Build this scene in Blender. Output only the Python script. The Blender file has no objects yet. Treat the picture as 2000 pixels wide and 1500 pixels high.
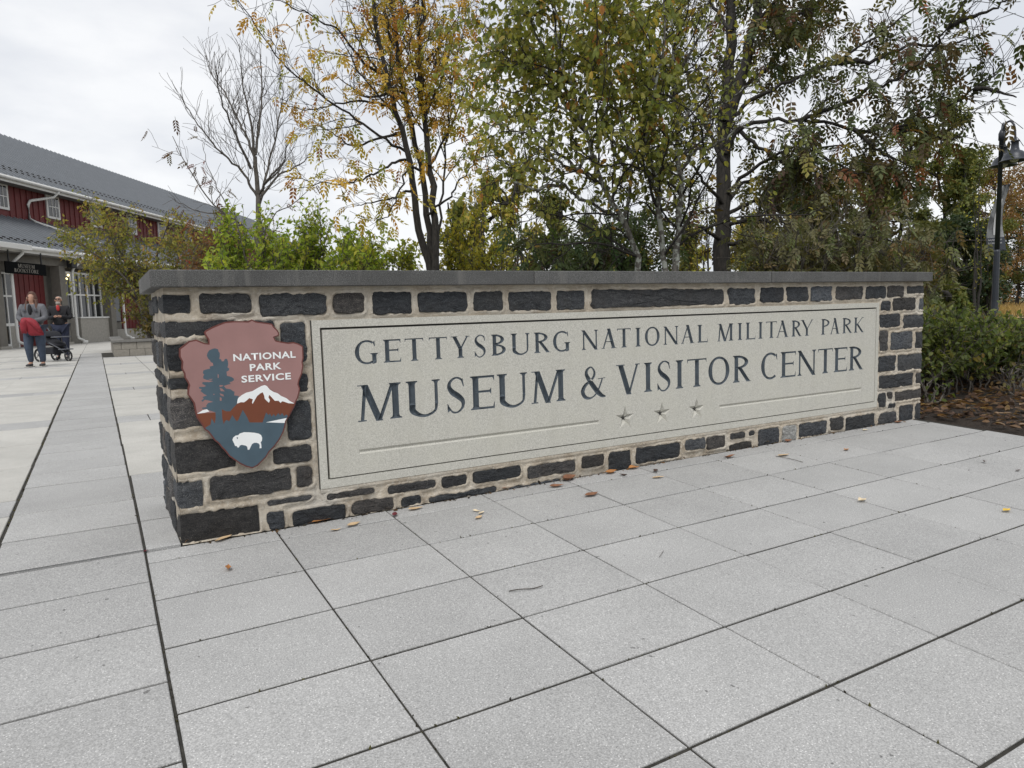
import bpy, bmesh, math, random
import numpy as np
from mathutils import Vector, Matrix, noise
from mathutils.geometry import delaunay_2d_cdt
random.seed(7); RNG = np.random.default_rng(7)
D = bpy.data; SC = bpy.context.scene; COL = SC.collection
R = math.radians
# ---------------------------------------------------------------- camera
CAM = np.array([-0.256, -3.5199, 1.0224])
CR = np.array([0.86600083, -0.49924895, -0.028161])
CU = np.array([0.07552607, 0.07492144, 0.99432519])
CF = np.array([0.49430595, 0.86321333, -0.10258834])
FPX = 1396.52
cam_d = D.cameras.new('camera'); cam = D.objects.new('camera', cam_d); COL.objects.link(cam)
cam_d.sensor_width = 36.0; cam_d.lens = FPX / 2000 * 36
cam_d.clip_start = 0.05; cam_d.clip_end = 2000
cam.matrix_world = Matrix(((CR[0], CU[0], -CF[0], CAM[0]), (CR[1], CU[1], -CF[1], CAM[1]), (CR[2], CU[2], -CF[2], CAM[2]), (0, 0, 0, 1)))
SC.camera = cam
def at(px, py, dist):
    """point of the place seen at a pixel of the 2000 px photograph, dist metres ahead of the camera"""
    return CAM + dist * (CF + (px - 1000) / FPX * CR - (py - 750) / FPX * CU)
# ---------------------------------------------------------------- world, sun, exposure
SUN_EL, SUN_AZ = R(58), R(215)
w = D.worlds.new('World'); SC.world = w; w.use_nodes = True
nt = w.node_tree; nt.nodes.clear()
n_out = nt.nodes.new('ShaderNodeOutputWorld'); n_bg = nt.nodes.new('ShaderNodeBackground')
n_sky = nt.nodes.new('ShaderNodeTexSky'); n_sky.sky_type = 'NISHITA'; n_sky.sun_disc = False
n_sky.sun_elevation = SUN_EL; n_sky.sun_rotation = SUN_AZ
n_tc = nt.nodes.new('ShaderNodeTexCoord'); n_map = nt.nodes.new('ShaderNodeMapping'); n_map.inputs['Scale'].default_value = (1, 1, 2.6)
n_map.inputs['Rotation'].default_value = (0.15, 0.1, 0.8)
n_no = nt.nodes.new('ShaderNodeTexNoise'); n_no.inputs['Scale'].default_value = 2.1; n_no.inputs['Detail'].default_value = 7; n_no.inputs['Roughness'].default_value = 0.52
n_rp = nt.nodes.new('ShaderNodeValToRGB')
n_rp.color_ramp.elements[0].position = 0.40; n_rp.color_ramp.elements[0].color = (5.9, 6.1, 6.5, 1)
n_rp.color_ramp.elements[1].position = 0.56; n_rp.color_ramp.elements[1].color = (7.7, 7.75, 7.85, 1)
n_mx = nt.nodes.new('ShaderNodeMix'); n_mx.data_type = 'RGBA'; n_mx.inputs[0].default_value = 0.93
nt.links.new(n_tc.outputs['Generated'], n_map.inputs['Vector']); nt.links.new(n_map.outputs['Vector'], n_no.inputs['Vector'])
nt.links.new(n_no.outputs['Fac'], n_rp.inputs['Fac']); nt.links.new(n_sky.outputs['Color'], n_mx.inputs[6]); nt.links.new(n_rp.outputs['Color'], n_mx.inputs[7])
nt.links.new(n_mx.outputs[2], n_bg.inputs['Color']); n_bg.inputs['Strength'].default_value = 0.1
nt.links.new(n_bg.outputs[0], n_out.inputs[0])
sun_d = D.lights.new('sun', 'SUN'); sun_d.energy = 1.5; sun_d.angle = R(25); sun_d.color = (1.0, 0.97, 0.92)
sun = D.objects.new('sun', sun_d); COL.objects.link(sun)
sdir = Vector((math.sin(SUN_AZ) * math.cos(SUN_EL), math.cos(SUN_AZ) * math.cos(SUN_EL), math.sin(SUN_EL)))
sun.rotation_euler = sdir.to_track_quat('Z', 'Y').to_euler()
SC.view_settings.view_transform = 'Standard'; SC.view_settings.look = 'None'
SC.view_settings.exposure = 0.38; SC.view_settings.gamma = 1.0; SC.view_settings.use_curve_mapping = False
# ---------------------------------------------------------------- object helpers
def tag(o, label=None, cat=None, group=None, kind=None):
    if label: o['label'] = label
    if cat: o['category'] = cat
    if group: o['group'] = group
    if kind: o['kind'] = kind
    return o
def empty(name, loc=(0, 0, 0), rz=0.0, label=None, cat=None, group=None, kind=None, parent=None):
    o = D.objects.new(name, None); COL.objects.link(o); o.location = loc; o.rotation_euler = (0, 0, rz); o.empty_display_size = 0.2
    if parent: o.parent = parent
    return tag(o, label, cat, group, kind)
def link(name, me, mat=None, parent=None, kind=None):
    o = D.objects.new(name, me); COL.objects.link(o)
    if mat is not None and len(me.materials) == 0: me.materials.append(mat)
    if parent is not None: o.parent = parent
    if kind: o['kind'] = kind
    return o
def npmesh(name, V, F, smooth=False, cols=None):
    """V (n,3), F (m,k) all faces of one size"""
    V = np.asarray(V, np.float32); F = np.asarray(F, np.int32); k = F.shape[1]
    me = D.meshes.new(name)
    me.vertices.add(len(V)); me.vertices.foreach_set('co', V.ravel())
    me.loops.add(F.size); me.loops.foreach_set('vertex_index', F.ravel())
    me.polygons.add(len(F)); me.polygons.foreach_set('loop_start', np.arange(0, F.size, k, dtype=np.int32))
    me.polygons.foreach_set('use_smooth', np.full(len(F), smooth, bool))
    me.update(calc_edges=True)
    if cols is not None:
        a = me.color_attributes.new('tint', 'FLOAT_COLOR', 'POINT')
        c = np.ones((len(V), 4), np.float32); c[:, :3] = cols; a.data.foreach_set('color', c.ravel())
    return me
class MB:
    """collects boxes, prisms, tubes, lathes; build() links ONE mesh object"""
    def __init__(s): s.v = []; s.f = []; s.sm = []
    def add(s, vs, fs, smooth=False):
        b = len(s.v); s.v += [tuple(map(float, p)) for p in vs]; s.f += [tuple(b + i for i in f) for f in fs]; s.sm += [smooth] * len(fs); return s
    def box(s, x0, x1, y0, y1, z0, z1, ch=0.0):
        if ch <= 0:
            vs = [(x0, y0, z0), (x1, y0, z0), (x1, y1, z0), (x0, y1, z0), (x0, y0, z1), (x1, y0, z1), (x1, y1, z1), (x0, y1, z1)]
            return s.add(vs, [(3, 2, 1, 0), (4, 5, 6, 7), (0, 1, 5, 4), (1, 2, 6, 5), (2, 3, 7, 6), (3, 0, 4, 7)])
        c = ch
        rings = [(z0, 0), (z1 - c, 0), (z1, c)]
        vs = []
        for z, i in rings: vs += [(x0 + i, y0 + i, z), (x1 - i, y0 + i, z), (x1 - i, y1 - i, z), (x0 + i, y1 - i, z)]
        fs = [(3, 2, 1, 0), (8, 9, 10, 11)]
        for k in (0, 4):
            for i in range(4): j = (i + 1) % 4; fs.append((k + i, k + j, k + 4 + j, k + 4 + i))
        return s.add(vs, fs)
    def bevbox(s, x0, x1, y0, y1, z0, z1, c=0.01):
        bm = bmesh.new(); bmesh.ops.create_cube(bm, size=1)
        for v in bm.verts: v.co = ((x0 + x1) / 2 + v.co.x * (x1 - x0), (y0 + y1) / 2 + v.co.y * (y1 - y0), (z0 + z1) / 2 + v.co.z * (z1 - z0))
        bmesh.ops.bevel(bm, geom=bm.edges[:], offset=c, segments=2, profile=0.5, affect='EDGES')
        bm.verts.index_update(); s.add([v.co for v in bm.verts], [[v.index for v in f.verts] for f in bm.faces]); bm.free(); return s
    def tube(s, pts, r, n=8, cap=True, smooth=True):
        V, F = tube_arr(np.asarray(pts, float), np.full(len(pts), r) if np.isscalar(r) else np.asarray(r, float), n)
        s.add(V, F.tolist(), smooth)
        if cap:
            b = len(s.v) - len(V)
            s.f.append(tuple(b + i for i in range(n))[::-1]); s.f.append(tuple(b + len(V) - n + i for i in range(n))); s.sm += [False, False]
        return s
    def lathe(s, prof, c=(0, 0, 0), n=16, smooth=True):
        vs = []; fs = []
        for r, z in prof:
            for i in range(n): a = 2 * math.pi * i / n; vs.append((c[0] + r * math.cos(a), c[1] + r * math.sin(a), c[2] + z))
        for k in range(len(prof) - 1):
            for i in range(n): j = (i + 1) % n; fs.append((k * n + i, k * n + j, (k + 1) * n + j, (k + 1) * n + i))
        fs.append(tuple(range(n))[::-1]); fs.append(tuple((len(prof) - 1) * n + i for i in range(n)))
        return s.add(vs, fs, smooth)
    def ell(s, c, r, n=10, m=6):
        prof = [(max(1e-4, math.sin(math.pi * k / m)), -math.cos(math.pi * k / m)) for k in range(m + 1)]
        b = len(s.v); s.lathe(prof, (0, 0, 0), n)
        for i in range(b, len(s.v)): p = s.v[i]; s.v[i] = (c[0] + p[0] * r[0], c[1] + p[1] * r[1], c[2] + p[2] * r[2])
        return s
    def quad(s, a, b, c, d): return s.add([a, b, c, d], [(0, 1, 2, 3)])
    def prism(s, poly, y0, y1):
        """polygon in (x,z), from y0 (front) to y1 (back)"""
        n = len(poly); vs = [(p[0], y0, p[1]) for p in poly] + [(p[0], y1, p[1]) for p in poly]
        fs = [tuple(range(n)), tuple(range(2 * n - 1, n - 1, -1))]
        for i in range(n): j = (i + 1) % n; fs.append((i, n + i, n + j, j))
        return s.add(vs, fs)
    def mesh(s, name):
        me = D.meshes.new(name); me.from_pydata(s.v, [], s.f); me.polygons.foreach_set('use_smooth', s.sm); me.update(); return me
    def build(s, name, mat, parent=None, kind=None): return link(name, s.mesh(name), mat, parent, kind)
def tube_arr(P, r, n):
    T = np.gradient(P, axis=0); T /= np.linalg.norm(T, axis=1)[:, None] + 1e-9
    ref = np.array([0.0, 0, 1]) if abs(T[0][2]) < 0.8 else np.array([1.0, 0, 0])
    N = np.cross(T, ref); N /= np.linalg.norm(N, axis=1)[:, None] + 1e-9; B = np.cross(T, N)
    a = np.linspace(0, 2 * np.pi, n, endpoint=False)
    V = P[:, None, :] + r[:, None, None] * (np.cos(a)[None, :, None] * N[:, None, :] + np.sin(a)[None, :, None] * B[:, None, :])
    k = len(P); i = np.arange(n); j = (i + 1) % n
    F = np.concatenate([np.stack([m * n + i, m * n + j, (m + 1) * n + j, (m + 1) * n + i], 1) for m in range(k - 1)])
    return V.reshape(-1, 3), F
# ---------------------------------------------------------------- materials
def newmat(name):
    m = D.materials.new(name); m.use_nodes = True; t = m.node_tree; t.nodes.clear()
    o = t.nodes.new('ShaderNodeOutputMaterial'); b = t.nodes.new('ShaderNodeBsdfPrincipled'); t.links.new(b.outputs[0], o.inputs[0])
    return m, t, b, o
def N(t, typ, **kw):
    n = t.nodes.new(typ)
    for k, v in kw.items():
        if k in n.inputs: n.inputs[k].default_value = v
        else: setattr(n, k, v)
    return n
def ramp(t, src, stops):
    r = t.nodes.new('ShaderNodeValToRGB'); e = r.color_ramp.elements
    while len(e) < len(stops): e.new(0.5)
    for x, (p, c) in zip(e, stops): x.position = p; x.color = (c[0], c[1], c[2], 1) if not np.isscalar(c) else (c, c, c, 1)
    t.links.new(src, r.inputs['Fac']); return r.outputs['Color']
def mixc(t, fac, a, b, mode='MIX'):
    m = t.nodes.new('ShaderNodeMix'); m.data_type = 'RGBA'; m.blend_type = mode
    for sock, val in ((0, fac), (6, a), (7, b)):
        if hasattr(val, 'is_output'): t.links.new(val, m.inputs[sock])
        elif sock == 0: m.inputs[0].default_value = val
        else: m.inputs[sock].default_value = (val[0], val[1], val[2], 1)
    return m.outputs[2]
def coords(t, rnd=True):
    tc = t.nodes.new('ShaderNodeTexCoord'); out = tc.outputs['Object']
    if rnd:
        oi = t.nodes.new('ShaderNodeObjectInfo'); ml = t.nodes.new('ShaderNodeMath'); ml.operation = 'MULTIPLY'; ml.inputs[1].default_value = 37.0
        t.links.new(oi.outputs['Random'], ml.inputs[0]); va = t.nodes.new('ShaderNodeVectorMath'); va.operation = 'ADD'
        t.links.new(out, va.inputs[0]); t.links.new(ml.outputs[0], va.inputs[1]); out = va.outputs[0]
        return out, oi.outputs['Random']
    return out, None
def tex(t, vec, scale, detail=4, rough=0.55, kind='Noise'):
    n = t.nodes.new('ShaderNodeTexNoise' if kind == 'Noise' else 'ShaderNodeTexVoronoi'); n.inputs['Scale'].default_value = scale
    if kind == 'Noise': n.inputs['Detail'].default_value = detail; n.inputs['Roughness'].default_value = rough
    t.links.new(vec, n.inputs['Vector']); return n.outputs[0]
def bump(t, b, src, strength=0.4, dist=0.01):
    bn = t.nodes.new('ShaderNodeBump'); bn.inputs['Strength'].default_value = strength; bn.inputs['Distance'].default_value = dist
    t.links.new(src, bn.inputs['Height']); t.links.new(bn.outputs[0], b.inputs['Normal'])
def plain(name, col, rough=0.6, metal=0.0, var=0.12, scale=8.0, bmp=0.0, bscale=60.0, rnd=True):
    m, t, b, o = newmat(name); v, r = coords(t, rnd)
    c = ramp(t, tex(t, v, scale, 5), [(0.3, [x * (1 - var) for x in col]), (0.7, [min(1, x * (1 + var)) for x in col])])
    t.links.new(c, b.inputs['Base Color']); b.inputs['Roughness'].default_value = rough; b.inputs['Metallic'].default_value = metal
    if bmp: bump(t, b, tex(t, v, bscale, 4), bmp, 0.01)
    return m
def aggregate(name, dark, mid, light, speck, tint=0.10, stain=0.15, ss=260.0):
    """concrete with exposed aggregate: fine grains, pale chips, soft stains, every slab a little different"""
    m, t, b, o = newmat(name); v, r = coords(t)
    g = ramp(t, tex(t, v, ss * 0.8, 2, 0.7), [(0.30, dark), (0.5, mid), (0.70, light)])
    vo = t.nodes.new('ShaderNodeTexVoronoi'); vo.inputs['Scale'].default_value = ss * 0.42; t.links.new(v, vo.inputs['Vector'])
    sp = ramp(t, vo.outputs['Distance'], [(0.14, 1.0), (0.26, 0.0)])
    pick = ramp(t, vo.outputs['Color'], [(0.42, 0.0), (0.66, 0.85)])
    spk = mixc(t, 1.0, sp, pick, 'MULTIPLY')
    c = mixc(t, spk, g, speck)
    vo2 = t.nodes.new('ShaderNodeTexVoronoi'); vo2.inputs['Scale'].default_value = ss * 0.55; t.links.new(v, vo2.inputs['Vector'])
    dk = mixc(t, 1.0, ramp(t, vo2.outputs['Distance'], [(0.12, 1.0), (0.24, 0.0)]), ramp(t, vo2.outputs['Color'], [(0.62, 0.0), (0.7, 1.0)]), 'MULTIPLY')
    c = mixc(t, dk, c, [x * 0.6 for x in dark])
    st = ramp(t, tex(t, v, 2.2, 6, 0.6), [(0.3, 1 - stain), (0.65, 1.0)])
    c = mixc(t, 1.0, c, st, 'MULTIPLY')
    st2 = ramp(t, tex(t, v, 9.0, 5, 0.7), [(0.60, 1.0), (0.80, 0.90)]); c = mixc(t, 1.0, c, st2, 'MULTIPLY')
    dr = ramp(t, tex(t, v, 26, 2, 0.5), [(0.735, 1.0), (0.76, 0.45)]); c = mixc(t, 1.0, c, dr, 'MULTIPLY')
    lo = ramp(t, r, [(0.0, 1 - tint), (1.0, 1.0)]); c = mixc(t, 1.0, c, lo, 'MULTIPLY')
    t.links.new(c, b.inputs['Base Color']); b.inputs['Roughness'].default_value = 0.85; b.inputs['Specular IOR Level'].default_value = 0.25
    bump(t, b, tex(t, v, ss * 0.7, 3, 0.7), 0.35, 0.003)
    return m
def leafmat(name, trans=0.5, rough=0.55):
    m, t, b, o = newmat(name); a = N(t, 'ShaderNodeAttribute', attribute_name='tint')
    t.links.new(a.outputs['Color'], b.inputs['Base Color']); b.inputs['Roughness'].default_value = rough; b.inputs['Specular IOR Level'].default_value = 0.3
    tr = t.nodes.new('ShaderNodeBsdfTranslucent'); br = mixc(t, 1.0, a.outputs['Color'], (1.5, 1.42, 0.75), 'MULTIPLY'); t.links.new(br, tr.inputs['Color'])
    mx = t.nodes.new('ShaderNodeMixShader'); mx.inputs[0].default_value = trans
    t.links.new(b.outputs[0], mx.inputs[1]); t.links.new(tr.outputs[0], mx.inputs[2]); t.links.new(mx.outputs[0], o.inputs[0])
    return m
def barkmat(name, c0, c1, lich=None, sc=30.0):
    m, t, b, o = newmat(name); v, r = coords(t)
    mp = t.nodes.new('ShaderNodeMapping'); mp.inputs['Scale'].default_value = (1, 1, 0.25); t.links.new(v, mp.inputs[0])
    h = tex(t, mp.outputs[0], sc, 6, 0.65); c = ramp(t, h, [(0.35, c0), (0.65, c1)])
    if lich: c = mixc(t, ramp(t, tex(t, v, 16, 5, 0.6), [(0.48, 0.0), (0.56, 0.9)]), c, lich)
    t.links.new(c, b.inputs['Base Color']); b.inputs['Roughness'].default_value = 0.9; bump(t, b, h, 0.6, 0.01); return m
def glassmat(name, col=(0.02, 0.022, 0.024)):
    m, t, b, o = newmat(name); b.inputs['Base Color'].default_value = (*col, 1); b.inputs['Roughness'].default_value = 0.04; b.inputs['Specular IOR Level'].default_value = 0.7; return m

M = {}
M['paver'] = aggregate('paver_concrete', (0.27, 0.269, 0.266), (0.385, 0.384, 0.379), (0.53, 0.528, 0.52), (0.76, 0.755, 0.74), 0.10, 0.13, 250)
M['slab'] = aggregate('pale_slab_concrete', (0.40, 0.39, 0.36), (0.485, 0.475, 0.445), (0.55, 0.54, 0.51), (0.66, 0.65, 0.62), 0.06, 0.18, 230)
M['joint'] = plain('joint_soil', (0.028, 0.026, 0.021), 0.95, 0, 0.5, 40)
def stone_mat():
    m, t, b, o = newmat('dark_fieldstone'); v, r = coords(t)
    mp = t.nodes.new('ShaderNodeMapping'); mp.inputs['Scale'].default_value = (0.7, 1, 1.6); mp.inputs['Rotation'].default_value = (0, 0.35, 0); t.links.new(v, mp.inputs[0])
    h = tex(t, mp.outputs[0], 34, 10, 0.8)
    c = ramp(t, h, [(0.28, (0.011, 0.012, 0.015)), (0.46, (0.030, 0.033, 0.040)), (0.62, (0.075, 0.080, 0.088)), (0.78, (0.22, 0.225, 0.23))])
    c = mixc(t, ramp(t, tex(t, v, 7, 3), [(0.5, 0.0), (0.8, 0.55)]), c, (0.06, 0.054, 0.05))
    gr = ramp(t, tex(t, v, 320, 2, 0.8), [(0.54, 0.0), (0.68, 0.85)]); c = mixc(t, gr, c, (0.21, 0.22, 0.225))
    sp = t.nodes.new('ShaderNodeTexVoronoi'); sp.inputs['Scale'].default_value = 150; t.links.new(v, sp.inputs['Vector'])
    k = mixc(t, 1.0, ramp(t, sp.outputs['Distance'], [(0.08, 1.0), (0.22, 0.0)]), ramp(t, sp.outputs['Color'], [(0.6, 0.0), (0.68, 1.0)]), 'MULTIPLY')
    c = mixc(t, k, c, (0.4, 0.4, 0.38))
    lo = ramp(t, r, [(0.0, 0.55), (0.5, 0.85), (0.85, 1.2), (1.0, 2.1)]); c = mixc(t, 1.0, c, lo, 'MULTIPLY')
    oi2 = t.nodes.new('ShaderNodeMath'); oi2.operation = 'FRACT'; m7 = t.nodes.new('ShaderNodeMath'); m7.operation = 'MULTIPLY'; m7.inputs[1].default_value = 7.3; t.links.new(r, m7.inputs[0]); t.links.new(m7.outputs[0], oi2.inputs[0])
    c = mixc(t, ramp(t, oi2.outputs[0], [(0.0, (1.12, 1.0, 0.88)), (0.4, (1.0, 1.0, 1.0)), (1.0, (0.92, 0.97, 1.05))]), (0, 0, 0), c, 'MIX') if False else mixc(t, 1.0, c, ramp(t, oi2.outputs[0], [(0.0, (1.18, 1.0, 0.84)), (0.35, (1.0, 1.0, 0.98)), (1.0, (0.92, 0.97, 1.02))]), 'MULTIPLY')
    t.links.new(c, b.inputs['Base Color']); b.inputs['Roughness'].default_value = 0.62; b.inputs['Specular IOR Level'].default_value = 0.4
    h2 = mixc(t, 0.55, h, tex(t, v, 120, 7, 0.8)); bump(t, b, h2, 1.0, 0.03); return m
M['stone'] = stone_mat()
M['palestone'] = plain('pale_fieldstone', (0.26, 0.26, 0.25), 0.8, 0, 0.45, 60, 0.8, 90)
def mortar_mat():
    m, t, b, o = newmat('tan_mortar'); v, r = coords(t, False)
    c = ramp(t, tex(t, v, 9, 6, 0.6), [(0.28, (0.35, 0.285, 0.215)), (0.45, (0.50, 0.435, 0.345)), (0.7, (0.64, 0.58, 0.485))])
    c = mixc(t, ramp(t, tex(t, v, 48, 6, 0.75), [(0.52, 0.0), (0.72, 0.65)]), c, (0.30, 0.25, 0.19))
    c = mixc(t, ramp(t, tex(t, v, 85, 4, 0.7), [(0.54, 0.0), (0.66, 0.7)]), c, (0.66, 0.63, 0.57))
    c = mixc(t, ramp(t, tex(t, v, 2.5, 4), [(0.52, 0.0), (0.7, 0.55)]), c, (0.62, 0.60, 0.55))
    t.links.new(c, b.inputs['Base Color']); b.inputs['Roughness'].default_value = 0.92; bump(t, b, tex(t, v, 70, 7, 0.75), 0.9, 0.015); return m
M['mortar'] = mortar_mat()
M['mortarfleck'] = M['mortar']
def cap_mat():
    m, t, b, o = newmat('dark_granite_cap'); v, r = coords(t)
    c = ramp(t, tex(t, v, 250, 3, 0.85), [(0.34, (0.018, 0.018, 0.019)), (0.52, (0.085, 0.085, 0.083)), (0.68, (0.24, 0.24, 0.235))])
    c = mixc(t, 1.0, c, ramp(t, tex(t, v, 3.0, 6), [(0.3, 0.62), (0.7, 1.15)]), 'MULTIPLY'); c = mixc(t, 1.0, c, ramp(t, r, [(0.0, 0.85), (1.0, 1.2)]), 'MULTIPLY')
    mp = t.nodes.new('ShaderNodeMapping'); mp.inputs['Scale'].default_value = (9, 1, 0.8); t.links.new(v, mp.inputs[0]); c = mixc(t, ramp(t, tex(t, mp.outputs[0], 2.2, 4), [(0.55, 0.0), (0.75, 0.55)]), c, (0.16, 0.155, 0.145))
    t.links.new(c, b.inputs['Base Color']); b.inputs['Roughness'].default_value = 0.6; bump(t, b, tex(t, v, 260, 3), 0.3, 0.003); return m
M['cap'] = cap_mat()
def lime_mat():
    m, t, b, o = newmat('pale_limestone'); v, r = coords(t, False)
    c = ramp(t, tex(t, v, 190, 3, 0.75), [(0.30, (0.31, 0.305, 0.275)), (0.48, (0.475, 0.465, 0.42)), (0.68, (0.63, 0.62, 0.57))])
    c = mixc(t, ramp(t, tex(t, v, 5, 7, 0.62), [(0.42, 0.0), (0.68, 0.45)]), c, (0.51, 0.50, 0.435))
    mp = t.nodes.new('ShaderNodeMapping'); mp.inputs['Scale'].default_value = (7, 1, 0.7); t.links.new(v, mp.inputs[0])
    c = mixc(t, ramp(t, tex(t, mp.outputs[0], 1.6, 5), [(0.5, 0.0), (0.75, 0.3)]), c, (0.40, 0.39, 0.345))
    c = mixc(t, ramp(t, tex(t, v, 38, 2, 0.5), [(0.74, 0.0), (0.79, 0.5)]), c, (0.34, 0.33, 0.28))
    t.links.new(c, b.inputs['Base Color']); b.inputs['Roughness'].default_value = 0.85; b.inputs['Specular IOR Level'].default_value = 0.2; bump(t, b, tex(t, v, 300, 3), 0.25, 0.002); return m
M['lime'] = lime_mat()
M['letter'] = plain('blue_grey_letter_paint', (0.058, 0.074, 0.090), 0.75, 0, 0.2, 30)
M['shadowgap'] = plain('dark_joint_and_gap_shade', (0.05, 0.048, 0.044), 0.9)  # dark cap joints; also shade put into the colour of panel groove and edges

# ---------------------------------------------------------------- ground
def gz(x, y):
    return min(0.012, 0.0454 * max(y, -14.0) + 0.0028 * x)
def ground_mat():
    m, t, b, o = newmat('lawn_and_dead_grass'); v, r = coords(t, False)
    c = ramp(t, tex(t, v, 0.06, 6, 0.6), [(0.35, (0.07, 0.085, 0.03)), (0.5, (0.12, 0.115, 0.045)), (0.65, (0.20, 0.155, 0.075))])
    c = mixc(t, ramp(t, tex(t, v, 6, 6, 0.7), [(0.35, 0.6), (0.7, 0.0)]), c, (0.05, 0.045, 0.02))
    t.links.new(c, b.inputs['Base Color']); b.inputs['Roughness'].default_value = 0.95; bump(t, b, tex(t, v, 14, 5, 0.7), 0.8, 0.1); return m
def make_ground():
    ys = [-400, -60, -20, -14, -10, -7, -5, -4, -3, -2, -1.2, -0.6, -0.2, 0, 0.3, 1, 3, 8, 20, 60, 150, 600]
    xs = [-500, -150, -60, -20, -8, -3, 0, 3, 6, 9, 15, 30, 70, 200, 600]
    V = [(x, y, gz(max(-10, min(10, x)), y) - 0.075) for y in ys for x in xs]; nx = len(xs)
    F = [(j * nx + i, j * nx + i + 1, (j + 1) * nx + i + 1, (j + 1) * nx + i) for j in range(len(ys) - 1) for i in range(nx - 1)]
    tag(link('ground', npmesh('ground', V, F), ground_mat()), kind='structure')
make_ground()
def paver_mesh(wx, wy, ch=0.003, th=0.05):
    return MB().box(-wx / 2, wx / 2, -wy / 2, wy / 2, -th, 0, ch).mesh('paver')
PAVEMESH = {}
def paver(x0, x1, y0, y1, parent, mat='paver', gap=0.0032, name='paver', tilt=0.0025, flat=False):
    wx, wy = round(x1 - x0 - 2 * gap, 4), round(y1 - y0 - 3.6 * gap, 4); key = (wx, wy, mat)
    if key not in PAVEMESH: me = paver_mesh(wx, wy); me.materials.append(M[mat]); PAVEMESH[key] = me
    cx, cy = (x0 + x1) / 2, (y0 + y1) / 2
    o = link(name, PAVEMESH[key], None, parent); o.location = (cx, cy, gz(cx, cy) + random.uniform(-0.0012, 0.0012))
    sl = 0.0 if cy >= 0.2 else 0.0454
    o.rotation_euler = (math.atan(sl) + random.uniform(-tilt, tilt), -0.0028 * (cy < 0.0) + random.uniform(-tilt, tilt), random.uniform(-0.002, 0.002))
    return o
pav = empty('pavement', kind='structure')
bed = []
for y in (-5.2, -4, -3, -2, -1, -0.6, -0.4, -0.2, -0.1, 0.0, 0.12): bed.append([(x, y, gz(x, y) - 0.006) for x in (-0.155, 2.5, 5.70)])
mb = MB(); fl = [p for r_ in bed for p in r_]
mb.add(fl, [(j * 3 + i, j * 3 + i + 1, (j + 1) * 3 + i + 1, (j + 1) * 3 + i) for j in range(len(bed) - 1) for i in range(2)])
mb.build('joint_bed', M['joint'], pav)
colx = [-0.1515 + 0.56 * k for k in range(11)] + [5.685]
rowy = [-0.021, -0.168] + [-0.168 - 0.41446 * k for k in range(1, 12)]
for r in range(len(rowy) - 1):
    for c in range(11):
        x1 = colx[c + 1] if c < 10 else 5.60 - 0.09 * (rowy[r] + rowy[r + 1]) / 2
        paver(colx[c], x1, rowy[r + 1], rowy[r], pav)
strip_y = [-0.017, 0.50, 1.02, 1.76]
for a, b_ in zip(strip_y, strip_y[1:]): paver(-0.150, -0.004 if b_ < 1.1 else 1.2, a, b_, pav)
paver(0.0, 1.2, 0.86, 1.02, pav)
walk = empty('walkway', kind='structure'); WROT = 0.0039
mb = MB(); prev = None
for y in (-5.2, -4, -3, -2, -1, -0.2, 0.0, 0.27, 6, 23.6):
    sh = -WROT * max(0, y); cur = [(-0.745 + sh, y, gz(-0.4, y) - 0.0065), (-0.135 + sh, y, gz(-0.4, y) - 0.0065)]
    if prev: mb.quad(prev[0], prev[1], cur[1], cur[0])
    prev = cur
mb.build('joint_bed', M['joint'], walk)
wy = [-4.94, -4.52, -4.11, -3.69, -3.28, -2.865, -2.45, -2.04, -1.632, -1.217, -0.794, -0.379, -0.004, 0.482, 1.03, 1.75]
y = 1.75
while y < 23.2: y += 0.437; wy.append(y)
for a, b_ in zip(wy, wy[1:]):
    sh = -WROT * max(0, (a + b_) / 2)
    o = paver(-0.725 + sh, -0.1545 + sh, a, b_, walk, gap=0.0034 if a < 3 else 0.006)
# pale concrete plaza with grey paver bands
plaza = empty('plaza', kind='structure')
MB().quad((-40, -3.5, gz(-1, -3.5) - 0.007), (-0.74, -3.5, gz(-1, -3.5) - 0.007), (-0.74, 0, -0.012), (-40, 0, -0.012)).quad((-40, 0, 0.005), (14, 0, 0.005), (14, 48, 0.005), (-40, 48, 0.005)).build('joint_bed', M['joint'], plaza)
def slab(x0, x1, y0, y1, mat='slab', name='slab'):
    paver(x0, x1, y0, y1, plaza, mat, gap=0.0045, name=name, tilt=0.0006)
bands_l = [(1.02, 1.42), (4.80, 5.35), (8.58, 9.10), (12.40, 12.95), (16.1, 16.6), (19.8, 20.3)]
yprev = -3.4
for (b0, b1) in bands_l + [(23.3, 23.3)]:
    segs = np.linspace(yprev, b0, max(2, int(round((b0 - yprev) / 1.2)) + 1))
    for a, c in zip(segs, segs[1:]):
        sh = -WROT * max(0, (a + c) / 2)
        for xa, xb in ((-1.61, -0.735), (-2.49, -1.61), (-3.37, -2.49), (-4.25, -3.37), (-6.0, -4.25), (-8, -6.0)):
            if a < 0 and xa < -3: continue
            slab(xa + sh * (xb > -1), xb + sh * (xb > -1), a, c)
    if b1 > b0:
        sh = -WROT * b0
        for xa, xb in ((-1.15, -0.735), (-1.60, -1.15), (-2.05, -1.60), (-2.5, -2.05), (-3.4, -2.5), (-4.5, -3.4), (-8, -4.5)):
            slab(xa + sh * (xb > -1), xb + sh * (xb > -1), b0, b1, 'paver', 'band_paver')
    yprev = b1
yprev = 1.76
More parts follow.
